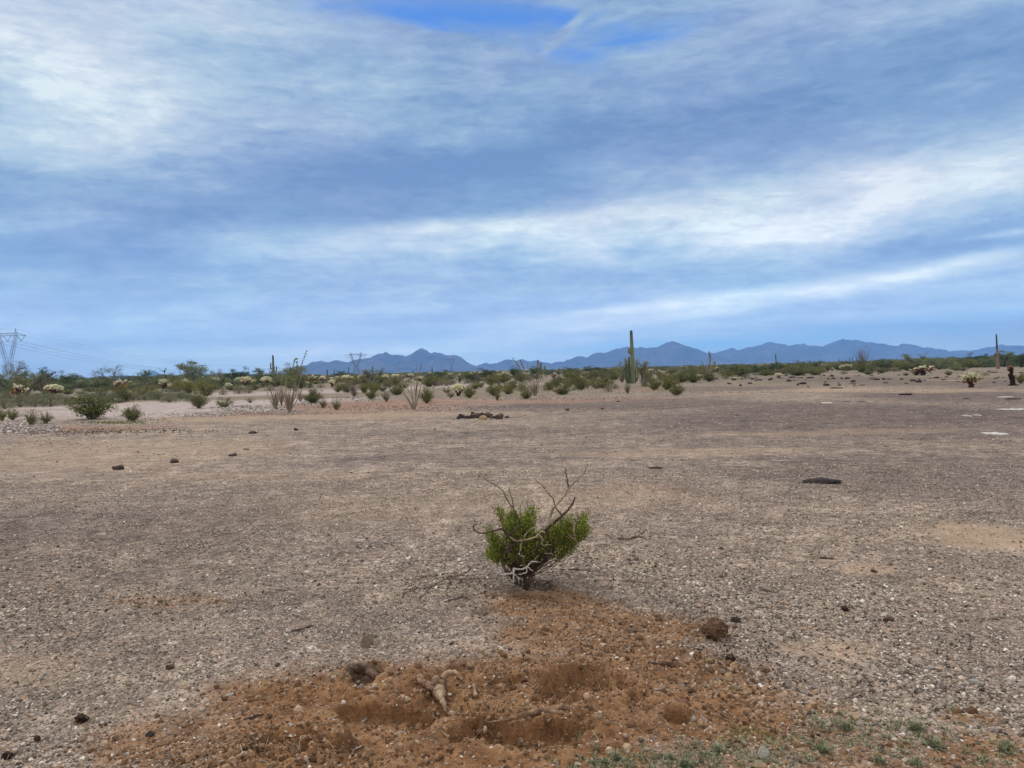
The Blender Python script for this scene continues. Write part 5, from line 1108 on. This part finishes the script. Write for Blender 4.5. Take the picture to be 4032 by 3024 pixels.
gravel('soil_crumbs', 'crumbled lumps of orange soil over the dug ground', 60000, 2.7, 5.6, .74, .0048, .55, 'soilclod', 45, lambda x, y: np.clip(masks(x, y)['dirt'] * (.35 + .65 * sm(fbm(x, y, 2.2, 3) * 1.5 + .6)), 0, 1), .9, (.6, 1.0), .022)

# ------------------------------------------------------------------ hero bush
HD = G(2062, 2302); HY = HD[1]
def Z7(u_, v_): return 1750 + u_ * .3917, 1750 + v_ * .3917
root = empty('creosote_bush', (HD[0], HD[1], Hs(HD[0], HD[1]))); O = np.array(root.location); rs = np.random.default_rng(77)
def hb(cp, r0, r1, mt='branch', z0=0.0, z1=0.0, name='branch', parent=None, tw=0):
    n = len(cp); m = MB(); U = PX(HY) * .3917
    pts = [at_depth(*Z7(a, b), HY + z0 + (z1 - z0) * i / (n - 1) + rs.normal(0, .008)) - O for i, (a, b) in enumerate(cp)]
    q = spline(pts, 6, .0020, rs); L = len(q); tube(m, q, (np.linspace(r0, r1, L) * 1.1 + 2.5) * U * .5 * 1.0 * rs.uniform(.86, 1.16, L), 9, rs.random())
    for k in range(tw):
        i0 = rs.integers(L // 4, L - 1); d = rs.normal(0, 1, 3) * [1, .6, 1]; d[2] = abs(d[2]); d /= np.linalg.norm(d); ln = rs.uniform(.02, .08)
        tube(m, spline([q[i0], q[i0] + d * ln * .5 + rs.normal(0, .004, 3), q[i0] + d * ln], 3), np.linspace(r1 * .8, r1 * .35, 4)[[0, 1, 2, 3]] * U * .5, 5, rs.random())
    return m.obj(name, M[mt], parent or root, smooth=True)
tr_ = MB()
for k, (a, b, r0, r1) in enumerate([((790, 1420), (800, 1180), 60, 30), ((740, 1420), (700, 1230), 46, 24), ((720, 1400), (630, 1260), 40, 20), ((800, 1410), (880, 1200), 46, 22), ((770, 1420), (760, 1150), 50, 26), ((820, 1400), (930, 1180), 34, 16)]):
    p0 = at_depth(*Z7(*a), HY + rs.normal(0, .02)) - O; p1 = at_depth(*Z7(*b), HY + rs.normal(0, .05)) - O; p0[2] = -.02; q = spline([p0, (p0 + p1) / 2 + rs.normal(0, .008, 3), p1], 4, .003, rs); tube(tr_, q, np.linspace(r0, r1, len(q)) * PX(HY) * .3917 * .5 * .62, 9, .3)
tr_.obj('stump', M['branch_dark'], root, smooth=True)
hb([(800, 1390), (830, 1200), (900, 1050), (960, 940), (1040, 840), (1080, 800), (1160, 740), (1200, 700), (1250, 650), (1290, 590), (1312, 530)], 34, 13, 'branch_dark', 0, -.06, tw=3)
hb([(1075, 805), (1070, 720), (1090, 650), (1150, 580), (1210, 510), (1250, 440), (1320, 370), (1400, 290), (1420, 250), (1440, 190)], 24, 7, 'branch', -.05, -.02, tw=4)
hb([(1250, 440), (1235, 360), (1215, 240)], 14, 8, 'branch_dark', -.03, 0)
hb([(1215, 245), (1190, 200), (1165, 90)], 5, 3, 'branch', 0, .04)
hb([(1165, 770), (1165, 700), (1110, 620), (1095, 550), (1060, 510), (1025, 470), (980, 410), (900, 340)], 11, 3, 'branch_dark', -.06, .03, tw=2)
hb([(1190, 722), (1270, 700), (1370, 675)], 6, 3, 'branch', -.06, .0)
hb([(1240, 725), (1290, 790), (1300, 870), (1320, 960), (1360, 1030)], 10, 5, 'branch', -.06, -.14)
hb([(1320, 960), (1270, 930), (1250, 900)], 8, 5, 'branch', -.12, -.12)
hb([(1270, 740), (1305, 790), (1308, 850)], 6, 4, 'branch', -.08, -.12)
hb([(1330, 350), (1360, 320), (1380, 250), (1372, 200)], 5, 2, 'branch', -.03, .0)
hb([(690, 1330), (620, 1270), (590, 1200), (600, 1110), (650, 1040), (710, 995), (660, 950), (640, 920)], 28, 16, 'branch_dark', -.03, -.14)
hb([(650, 915), (700, 870), (750, 820), (760, 780), (730, 720), (690, 640), (660, 600), (620, 540), (590, 470), (530, 420), (440, 375), (400, 340)], 14, 3, 'branch_dark', -.14, -.02, tw=4)
hb([(690, 640), (680, 540), (650, 470), (655, 430)], 8, 3, 'branch_dark', -.08, -.03, tw=2)
hb([(640, 920), (600, 860), (540, 855), (450, 880), (370, 890), (310, 870), (290, 840), (295, 810), (330, 800)], 15, 7, 'branch_dark', -.14, -.18)
hb([(600, 860), (580, 790), (560, 710), (505, 690), (505, 650), (480, 620)], 8, 4, 'branch_dark', -.14, -.06)
hb([(660, 930), (720, 970), (800, 960), (880, 945), (940, 910), (970, 875), (1010, 885)], 13, 9, 'branch', -.15, -.20)
hb([(960, 910), (990, 960), (980, 1010), (1070, 1010)], 9, 4, 'branch', -.2, -.2)
hb([(780, 975), (765, 1050), (755, 1100), (800, 1130)], 8, 4, 'branch', -.17, -.2)
hb([(870, 850), (820, 900), (800, 930)], 5, 4, 'branch', -.1, -.15); hb([(870, 850), (920, 840), (905, 890)], 5, 4, 'branch', -.1, -.15)
hb([(500, 1220), (520, 1280), (580, 1310), (690, 1290), (700, 1255), (780, 1255), (830, 1230), (870, 1180), (940, 1180)], 19, 8, 'branch_white', -.14, -.18)
hb([(500, 1240), (460, 1280), (410, 1310)], 9, 5, 'branch', -.14, -.1); hb([(500, 1220), (480, 1180), (440, 1150)], 7, 4, 'branch', -.14, -.1)
hb([(695, 1245), (696, 1320), (690, 1392)], 14, 7, 'branch_white', -.18, -.19); hb([(700, 1300), (730, 1330), (770, 1350)], 6, 4, 'branch_white', -.18, -.18)
hb([(745, 1305), (820, 1290), (830, 1240), (890, 1270)], 7, 4, 'branch_white', -.18, -.18); hb([(760, 1215), (850, 1215), (940, 1120)], 7, 4, 'branch', -.15, -.15)
hb([(710, 1000), (650, 1010), (580, 1040)], 7, 4, 'branch_dark', -.12, -.1); hb([(1000, 1095), (1080, 1100), (1030, 1130)], 6, 3, 'branch', -.1, -.1)
# leafy sprays
spr = MB(); lf = MB(); cen = []
clumps = [(520, 1010, 95, 110, 26), (480, 1110, 60, 70, 12), (650, 800, 60, 120, 20), (700, 930, 110, 120, 34), (830, 800, 90, 120, 26), (870, 960, 120, 130, 44), (800, 1080, 150, 90, 40), (600, 1130, 90, 60, 16), (930, 1120, 90, 60, 16), (1060, 980, 130, 110, 44), (1180, 950, 130, 120, 44), (1290, 880, 110, 110, 34),
          (1390, 790, 45, 110, 14), (1390, 880, 45, 70, 10), (1230, 800, 70, 60, 12), (1120, 860, 80, 60, 16), (1200, 1080, 60, 50, 8), (470, 900, 40, 60, 7), (560, 690, 35, 60, 6), (870, 700, 60, 50, 8), (1290, 990, 50, 50, 6), (700, 740, 60, 60, 10)]
for (cu, cv, ru, rv, n) in clumps:
    for i in range(int(n * 3.0)):
        a, b = cu + rs.normal(0, ru * .50), cv + rs.normal(0, rv * .46); dd = max(rs.normal(.07, .10), -.08)
        tip = at_depth(*Z7(a, b), HY + dd) - O
        if tip[2] < .08: continue
        bs = at_depth(*Z7(790 + rs.normal(0, 40), 1250), HY) - O; dirn = tip - bs; dirn /= np.linalg.norm(dirn); dirn = dirn + [0, 0, .5]; dirn /= np.linalg.norm(dirn)
        L_ = rs.uniform(.05, .11); st_ = tip - dirn * L_ * .6; en = tip + dirn * L_ * .5; q = spline([st_, tip + rs.normal(0, .006, 3), en], 4, .0015, rs)
        tube(spr, q, np.linspace(.0016, .0007, len(q)), 4, .4, False)
        k = 17; s_ = rs.random(k); p = q[(s_ * (len(q) - 1)).astype(int)] + rs.normal(0, .009, (k, 3)); cen.append(p)
cen = np.concatenate(cen); quads(lf, cen, rs.uniform(.011, .021, len(cen)), rs, .7, .5)
# inner twigs
for i in range(120):
    a = rs.uniform(450, 1340); b = rs.uniform(820, 1120); tip = at_depth(*Z7(a, b), HY + rs.normal(0, .10)) - O; bs = at_depth(*Z7(780 + rs.normal(0, 50), 1330), HY + rs.normal(0, .02)) - O
    q = spline([bs, (bs + tip) / 2 + rs.normal(0, .025, 3), tip], 5, .003, rs); tube(spr, q, np.linspace(.0038, .0012, len(q)), 5, .3, False)
spr.obj('twigs', M['branch_dark'], root); lf.obj('foliage', M['hero_leaf'], root)
tag(root, 'green creosote bush with twisted dead branches in the middle of the gravel', 'bush')

# ------------------------------------------------------------------ sticks, roots, twigs lying on the ground
def stick(cp, r, label, mt='branch', name='stick', lift=0.0, cat='stick', forks=(), zs=None, jit=.0012, group=None, ends=None, flat=None):
    G_ = G if flat is None else flatG
    pts = []
    for i, (x_, y_) in enumerate(cp):
        g = G_(x_, y_); g[2] = Hs(g[0], g[1]) if flat is None else flat; pts.append(g)
    pts = np.array(pts); u = PX(pts[:, 1].mean()); base = pts.mean(0)
    for i in range(len(pts)): pts[i, 2] += lift + (zs[i] * u if zs else 0) + r[0] * u * .3
    m = MB(); q = spline(pts - base, 6, jit, rng); L = len(q); rr = np.interp(np.linspace(0, 1, L), np.linspace(0, 1, len(r)), r) * u * .5 * (rng.uniform(.68, 1.25, L) if 'root' in name else rng.uniform(.85, 1.15, L))
    tube(m, q, rr, 9, .5)
    root_ = None
    if forks:
        root_ = empty(name, base); m.obj('main_stem', M[mt], root_, True)
        for fc, fr in forks:
            fp = []
            for k, it in enumerate(fc):
                g = G_(it[0], it[1]); g[2] = (Hs(g[0], g[1]) if flat is None else flat) + lift + fr[0] * u * .4 + (it[2] * u if len(it) > 2 else 0); fp.append(g - base)
            mm_ = MB(); q = spline(np.array(fp), 5, jit, rng); tube(mm_, q, np.linspace(fr[0], fr[1], len(q)) * u * .5 * rng.uniform(.72, 1.2, len(q)), 8, .5); mm_.obj('side_branch', M[mt], root_, True)
        return tag(root_, label, cat, group)
    o = m.obj(name, M[mt], None, True); o.location = base; return tag(o, label, cat, group)
stick([(1376, 2606), (1410, 2632), (1445, 2640), (1480, 2668), (1492, 2680)], [10, 26, 34, 30, 16], 'dark weathered root stub sunk in a slot of the dug soil', 'root_dark', 'root_stub', cat='root', jit=.004, flat=.0)
stick([(1716, 2668), (1722, 2690), (1728, 2712), (1733, 2738)], [30, 54, 56, 34], 'pale forked root like a skull with horns in the pit', 'root', 'forked_root', cat='root', jit=.004, flat=-.016,
      forks=[([(1734, 2690, 10), (1758, 2668, 14), (1795, 2664, 12), (1818, 2682, 0)], (34, 12)), ([(1712, 2712, 4), (1686, 2704, 4), (1664, 2690, 6), (1656, 2670, 8)], (36, 14)), ([(1734, 2736, 2), (1744, 2765, 0), (1756, 2792, -6)], (24, 12))])
stick([(1866, 2712), (1869, 2730), (1872, 2752)], [15, 16, 14], 'short hollow pale root piece standing in the pit', 'root', 'root_piece', cat='root', lift=.01)
stick([(1910, 2836), (1990, 2832), (2060, 2812), (2120, 2796), (2180, 2800), (2240, 2812)], [5, 11, 20, 27, 30, 12], 'long brown root lying across the front of the pit', 'root', 'long_root', cat='root', jit=.0025, flat=-.006, forks=[([(2190, 2800, 6), (2215, 2795, 8), (2245, 2800, 6)], (14, 6)), ([(2060, 2812, 4), (2010, 2826, 2), (1960, 2830, 0)], (12, 5))])
stick([(2052, 2672), (2075, 2684), (2112, 2678)], [12, 14, 6], 'black curved root chip beneath the back wall of the pit', 'root_dark', 'root_chip', cat='root')
stick([(1975, 2510), (2010, 2500), (2060, 2515), (2095, 2492), (2140, 2486), (2190, 2512)], [6, 8, 12, 14, 16, 5], 'twisted brown root half buried beneath the bush', 'root', 'twisted_root', cat='root', forks=[([(2130, 2488, 4), (2150, 2480, 10), (2175, 2492, 2)], (12, 6))])
stick([(2700, 2628), (2660, 2622), (2570, 2614)], [8, 20, 14], 'short rusty root beside the small dark weeds', 'root_dark', 'short_root', cat='root')
stick([(1148, 2486), (1190, 2478), (1232, 2464)], [7, 8, 5], 'dark stick on the gravel, above the brown stone', 'branch_dark')
stick([(1118, 2380), (1190, 2378)], [3, 4], 'thin dark stick on the gravel far from the bush', 'branch_dark')
stick([(2430, 2122), (2470, 2126), (2510, 2112), (2530, 2100), (2543, 2086)], [6, 7, 5, 4, 3], 'bent bare stick lying beyond the bush', 'branch_dark', forks=[([(2500, 2116, 2), (2530, 2118, 2), (2548, 2128, 0)], (4, 2)), ([(2460, 2126, 2), (2440, 2110, 4)], (4, 2))])
TG = 'fallen twigs round the bush'
stick([(1660, 2275), (1750, 2262), (1830, 2258), (1850, 2235), (1810, 2220)], [4, 6, 6, 5, 3], 'curved fallen twig with a hooked tip beside the bush', 'branch_dark', group=TG)
stick([(1720, 2280), (1800, 2284), (1880, 2280), (1945, 2282)], [4, 6, 6, 3], 'straight dark fallen branch by the white branches', 'branch_dark', group=TG, forks=[([(1830, 2282, 2), (1835, 2310, 0)], (4, 2))])
stick([(1750, 2372), (1790, 2360), (1830, 2350)], [6, 5, 4], 'short dark twig pointing at the stump', 'branch_dark', group=TG)
stick([(1925, 2298), (1990, 2300), (2035, 2306)], [4, 6, 5], 'brown twig lying in front of the stump', 'branch', group=TG)
stick([(1640, 2320), (1700, 2310), (1780, 2270), (1890, 2265), (1925, 2240)], [3, 5, 6, 5, 3], 'long thin fallen branch running out from the bush', 'branch_dark', group=TG, forks=[([(1780, 2270, 2), (1760, 2330, 2), (1772, 2380, 0)], (4, 2)), ([(1700, 2310, 2), (1650, 2360, 0)], (3, 2))])
stick([(2170, 2246), (2230, 2244), (2300, 2246), (2345, 2256)], [3, 5, 5, 3], 'dark twig lying behind the bush', 'branch_dark', group=TG)
stick([(2350, 2285), (2450, 2288), (2560, 2298)], [3, 5, 3], 'long dark twig out beyond the dug soil', 'branch_dark', group=TG, forks=[([(2400, 2286, 2), (2415, 2305, 0)], (3, 2))])
stick([(2330, 2376), (2400, 2380), (2420, 2382)], [5, 6, 3], 'brown stick on orange soil', 'root', group=TG)
stick([(2425, 2550), (2490, 2543), (2540, 2552)], [4, 5, 3], 'thin brown stick near the middle of the orange slope', 'root_dark', group=TG)
stick([(2620, 2300), (2700, 2305)], [5, 4], 'dark stick in the gravel by the clod', 'branch_dark', group=TG); stick([(2745, 2394), (2870, 2408)], [4, 4], 'long thin stick above the earth clod', 'root_dark', group=TG)
stick([(3228, 2200), (3282, 2203)], [9, 10], 'short thick black stick on the gravel', 'branch_dark', 'charred_stick'); stick([(3430, 2250), (3452, 2254)], [12, 10], 'small dark wood chip on the tan soil', 'branch_dark', 'wood_chip')
stick([(1555, 2890), (1585, 2884), (1600, 2892)], [5, 6, 3], 'white little crooked twig in front of the pit', 'branch_white', group=TG); stick([(1385, 2975), (1392, 2955), (1425, 2942)], [3, 6, 5], 'white bent twig below the pit', 'branch_white', group=TG)
stick([(2775, 2880), (2785, 2868), (2820, 2872)], [3, 5, 3], 'white arched twig beside the burrow', 'branch_white', group=TG); stick([(2118, 2885), (2125, 2925), (2120, 2945)], [4, 4, 2], 'forked pale stalk in the lower pit', 'branch_white', group=TG)
stick([(1205, 3015), (1225, 2985), (1275, 2960)], [6, 18, 8], 'dark rotten root sticking from the soil at the bottom edge', 'root_dark', 'rotten_root', cat='root')
stick([(960, 2835), (1000, 2825), (1040, 2815)], [6, 12, 5], 'dark flat piece of bark on the soil', 'root_dark', 'bark_piece', cat='bark')

# earth clod and droppings
def lump(px, py, wpx, hpx, label, mt, name, cat, seed, fuzz=0):
    g = G(px, py); u = PX(g[1]); W, Hh = wpx * u / 2, hpx * u / 2; m = MB(); v, f = rock_verts(seed, 4, 5, .1); v = v * (1 + .20 * fbm(v[:, 0] * 4 + seed, v[:, 1] * 4 + v[:, 2] * 3, 1.6, 5, .65)[:, None]); m.add(v * [W, W * .9, Hh], f)
    root_ = empty(name, (g[0], g[1] + W * .7, Hs(g[0], g[1]) + Hh * .75)); m.obj('body', M[mt], root_, True)
    rs_ = np.random.default_rng(seed); fz = MB()
    for i in range(fuzz):
        d = rs_.normal(size=3); d /= np.linalg.norm(d); p = d * [W, W * .9, Hh] * .95; tube(fz, [p, p + (d + rs_.normal(0, .8, 3)) * .009, p + (d + rs_.normal(0, .9, 3)) * .018], [.0009, .0007, .0004], 3, rs_.random(), False)
    if fuzz: fz.obj('rootlets', M['strawbit'], root_)
    return tag(root_, label, cat)
lump(2825, 2520, 92, 92, 'big fuzzy earth clod bound with rootlets on the stony soil', 'clod', 'earth_clod', 'clod', 61, 160)
lump(2776, 2495, 30, 40, 'small dark earth lump leaning on the fuzzy clod', 'clod', 'earth_lump', 'clod', 62)
lump(314, 2852, 58, 38, 'dark crumbly dropping on the gravel at the lower edge of the flat', 'dung', 'dropping', 'dropping', 63, 40)
lump(140, 2922, 28, 24, 'smaller dark crumb near the dark dropping', 'dung', 'dropping', 'dropping', 64); lump(12, 2998, 50, 34, 'dark crumb cut by the edge', 'dung', 'dropping', 'dropping', 65, 20)
lump(2880, 2610, 40, 34, 'black earth lump in the weeds under the clod', 'dung', 'earth_lump', 'clod', 66, 20); lump(3330, 2405 + 3, 38, 20, 'dark red flake of earth on the gravel', 'dung', 'earth_flake', 'clod', 67)

# ------------------------------------------------------------------ small growth
def tufts(name, label, spots, mat_, seed, nb, hgt, cat, spread=.5, width=.0016, curl=.5):
    rs = np.random.default_rng(seed); m = MB(); C_ = []; D_ = []; 
    for (px, py) in spots:
        g = G(px, py); u = 1.0; z = Hs(g[0], g[1])
        for b in range(nb): C_.append([g[0], g[1], z])
    C_ = np.array(C_) + rs.normal(0, hgt * .12, (len(C_), 3)) * [1, 1, 0]; n = len(C_); th = rs.uniform(0, 6.28, n); til = rs.uniform(.1, 1.25, n) * spread * 1.6; L = hgt * rs.uniform(.4, 1.1, n)
    d = np.stack([np.cos(th) * np.sin(til), np.sin(th) * np.sin(til), np.cos(til)], -1); sd = np.stack([-np.sin(th), np.cos(th), 0 * th], -1) * width
    p1 = C_ + d * L[:, None] * .55; d2 = d + np.stack([np.cos(th), np.sin(th), -1 + 0 * th], -1) * curl * .5; p2 = p1 + d2 * L[:, None] * .45
    v = np.stack([C_ - sd, C_ + sd, p1 + sd * .8, p1 - sd * .8, p2], 1).reshape(-1, 3); i0 = np.arange(n)[:, None] * 5; r_ = rs.random(n)
    m.v.append(v); m.n = len(v); m.f.append(i0 + [[0, 1, 2, 3]]); m.r.append(r_); m.f.append(i0 + [[3, 2, 4]]); m.r.append(r_)
    return m.obj(name, M[mat_])
rs9 = np.random.default_rng(9)
def around(px, py, rx, ry, n): return [(px + rs9.normal(0, rx * .6), min(py + rs9.normal(0, ry * .6), 3060)) for _ in range(n)]
# individual grass tufts at the lower edge
GT = [(2285, 2895, 38, .045, 'grass tuft on the rim of the lower pit'), (2430, 2990, 40, .05, 'grass tuft with a straw on it at the lower edge'), (2640, 2990, 30, .035, 'small grass tuft between the burrow and the herbs'), (2830, 2960, 34, .045, 'leafy grey tuft below the burrow'), (2700, 3018, 60, .05, 'dense grass tuft at the very bottom below the burrow'),
      (3330, 2870, 44, .045, 'bluish grass tuft by the dark crumb'), (3600, 2870, 50, .05, 'spreading grey green tuft over a dark hole'), (3680, 2935, 60, .05, 'brightest green grass tuft on the stony soil'), (3960, 2955, 60, .055, 'green tuft on bare orange soil near the corner'), (3750, 2800, 30, .035, 'faint grey tuft at the rim of the thick gravel'),
      (3240, 2960, 50, .05, 'pale dry tuft beside the creamy stone'), (3460, 3000, 40, .04, 'low grey tuft at the lower edge among pebbles'), (3605, 3012, 30, .04, 'white frosted tuft at the lower edge'), (1365, 2675, 10, .02, 'tiny green sprout left of the root stub'), (2760, 2560, 10, .02, 'tiny sprout under the clod'), (2478, 2565, 22, .03, 'dark little weed on the orange slope')]
for k, (x_, y_, nb, hh, lab) in enumerate(GT):
    o = tufts('grass_tuft', lab, around(x_, y_, 12, 5, 7), 'grass' if 'dark little' not in lab else 'weed', 900 + k, nb // 2, hh, 'grass', .8, .0017); tag(o, lab, 'grass', 'grass tufts on the near soil')
o = tufts('ground_cover', '', around(2900, 2975, 330, 60, 210) + around(3500, 2900, 300, 80, 150) + around(2450, 3010, 220, 30, 90) + around(3900, 3000, 200, 60, 50) + around(3250, 2840, 120, 40, 50), 'grass', 71, 12, .028, 'ground cover', 1.0, .0019, .8)
tag(o, 'low grey green herbs creeping over the soil at the lower edge', 'ground cover', kind='stuff')
o = tufts('ground_cover', '', around(2920, 2880, 75, 30, 130) + around(3080, 2910, 90, 30, 70), 'moss', 72, 7, .016, 'ground cover', 1.1, .001, .8); tag(o, 'yellowish creeping herbs right of the burrow', 'ground cover', kind='stuff')
o = tufts('ground_cover', '', around(450, 1664, 110, 4, 200) + around(160, 1650, 60, 10, 40), 'palo', 73, 8, .07, 'ground cover', .9, .012, .6); tag(o, 'green grass growing round the feet of the bushes by the wash', 'ground cover', kind='stuff')
spots = []
for (px, py, rx, ry, n) in [(2750, 2350, 600, 120, 180), (3200, 2620, 500, 160, 150), (2900, 2560, 180, 80, 80), (2450, 2250, 300, 60, 70), (1950, 2360, 300, 40, 90), (1300, 2250, 700, 120, 80), (700, 2450, 600, 120, 70), (2300, 2560, 400, 80, 50), (1100, 2950, 250, 60, 60), (3000, 2020, 1200, 150, 120), (1000, 1950, 1000, 150, 100)]:
    spots += around(px, py, rx, ry, n)
o = tufts('dry_weeds', '', spots, 'weed', 74, 7, .022, 'weeds', .8, .0022, .4); tag(o, 'tiny dark dried weeds dotted through the gravel', 'weeds', kind='stuff')
spots = []
for (px, py, rx, ry, n) in [(1500, 1605, 400, 14, 320), (300, 1702, 330, 12, 320), (1000, 1628, 300, 6, 160), (2150, 1572, 450, 6, 260), (2880, 1546, 150, 4, 140), (3500, 1540, 300, 6, 70), (620, 1700, 330, 8, 90), (200, 1760, 300, 40, 30)]:
    spots += around(px, py, rx, ry, n)
o = tufts('dry_weeds', '', spots, 'weed', 75, 6, .06, 'weeds', .8, .006, .4); tag(o, 'dark dried weeds along the reddish bank of the wash', 'weeds', kind='stuff')
def straws(seed, n, spots, label, mat_='strawbit'):
    rs = np.random.default_rng(seed); m = MB()
    for i in range(n):
        px, py, rx, ry = spots[rs.integers(len(spots))]; g = G(px + rs.normal(0, rx * .5), min(py + rs.normal(0, ry * .5), 3050)); th = rs.uniform(0, 6.28); L = rs.uniform(.015, .07); d = np.array([math.cos(th), math.sin(th), 0]) * L
        p = [g - d, g + rs.normal(0, .006, 3), g + d]
        for q in p: q[2] = Hs(q[0], q[1]) + abs(rs.normal(.004, .004))
        q = spline(p, 3); tube(m, q, np.full(len(q), rs.uniform(.0006, .0015)), 4, rs.random(), False)
    return tag(m.obj('dry_straw', M[mat_]), label, 'straw', kind='stuff')
straws(81, 260, [(1050, 2930, 300, 80), (1900, 2800, 500, 150), (2600, 2900, 400, 100), (2200, 2500, 400, 120), (3200, 2900, 400, 90), (1900, 2330, 300, 60)], 'bits of pale straw and rootlets littering the soil')
straws(82, 240, [(2000, 2330, 330, 60), (2500, 2400, 400, 90), (2900, 2600, 400, 120), (1700, 2300, 150, 40)], 'dark fine twigs littering the ground round the bush', 'weed')

_n = 0
name_later()
for K_ in KINDS_ALL:
    if not K_.used:
        for ch in list(K_.root.children): bpy.data.objects.remove(ch)
        bpy.data.objects.remove(K_.root)
# ------------------------------------------------------------------ haze
hz = MB(); x0, x1, y0, y1, z0, z1 = -16500, 16500, -80, 9900, -60, 460
v = np.array([[x, y, z] for z in (z0, z1) for x, y in ((x0, y0), (x1, y0), (x1, y1), (x0, y1))]); hz.add(v, [[3, 2, 1, 0], [4, 5, 6, 7], [0, 1, 5, 4], [1, 2, 6, 5], [2, 3, 7, 6], [3, 0, 4, 7]])
hm = bpy.data.materials.new('haze air'); hm.use_nodes = True; t = NT(hm.node_tree); t.n.clear(); o_ = t.new('ShaderNodeOutputMaterial'); pv = t.new('ShaderNodeVolumePrincipled')
pv.inputs['Color'].default_value = (.25, .51, 1.0, 1); pv.inputs['Density'].default_value = 1.9e-4; pv.inputs['Anisotropy'].default_value = 0.0
t.l.new(pv.outputs[0], o_.inputs['Volume'])
ho = hz.obj('haze', hm); tag(ho, 'thin blue air haze over the whole desert', 'haze', kind='stuff')
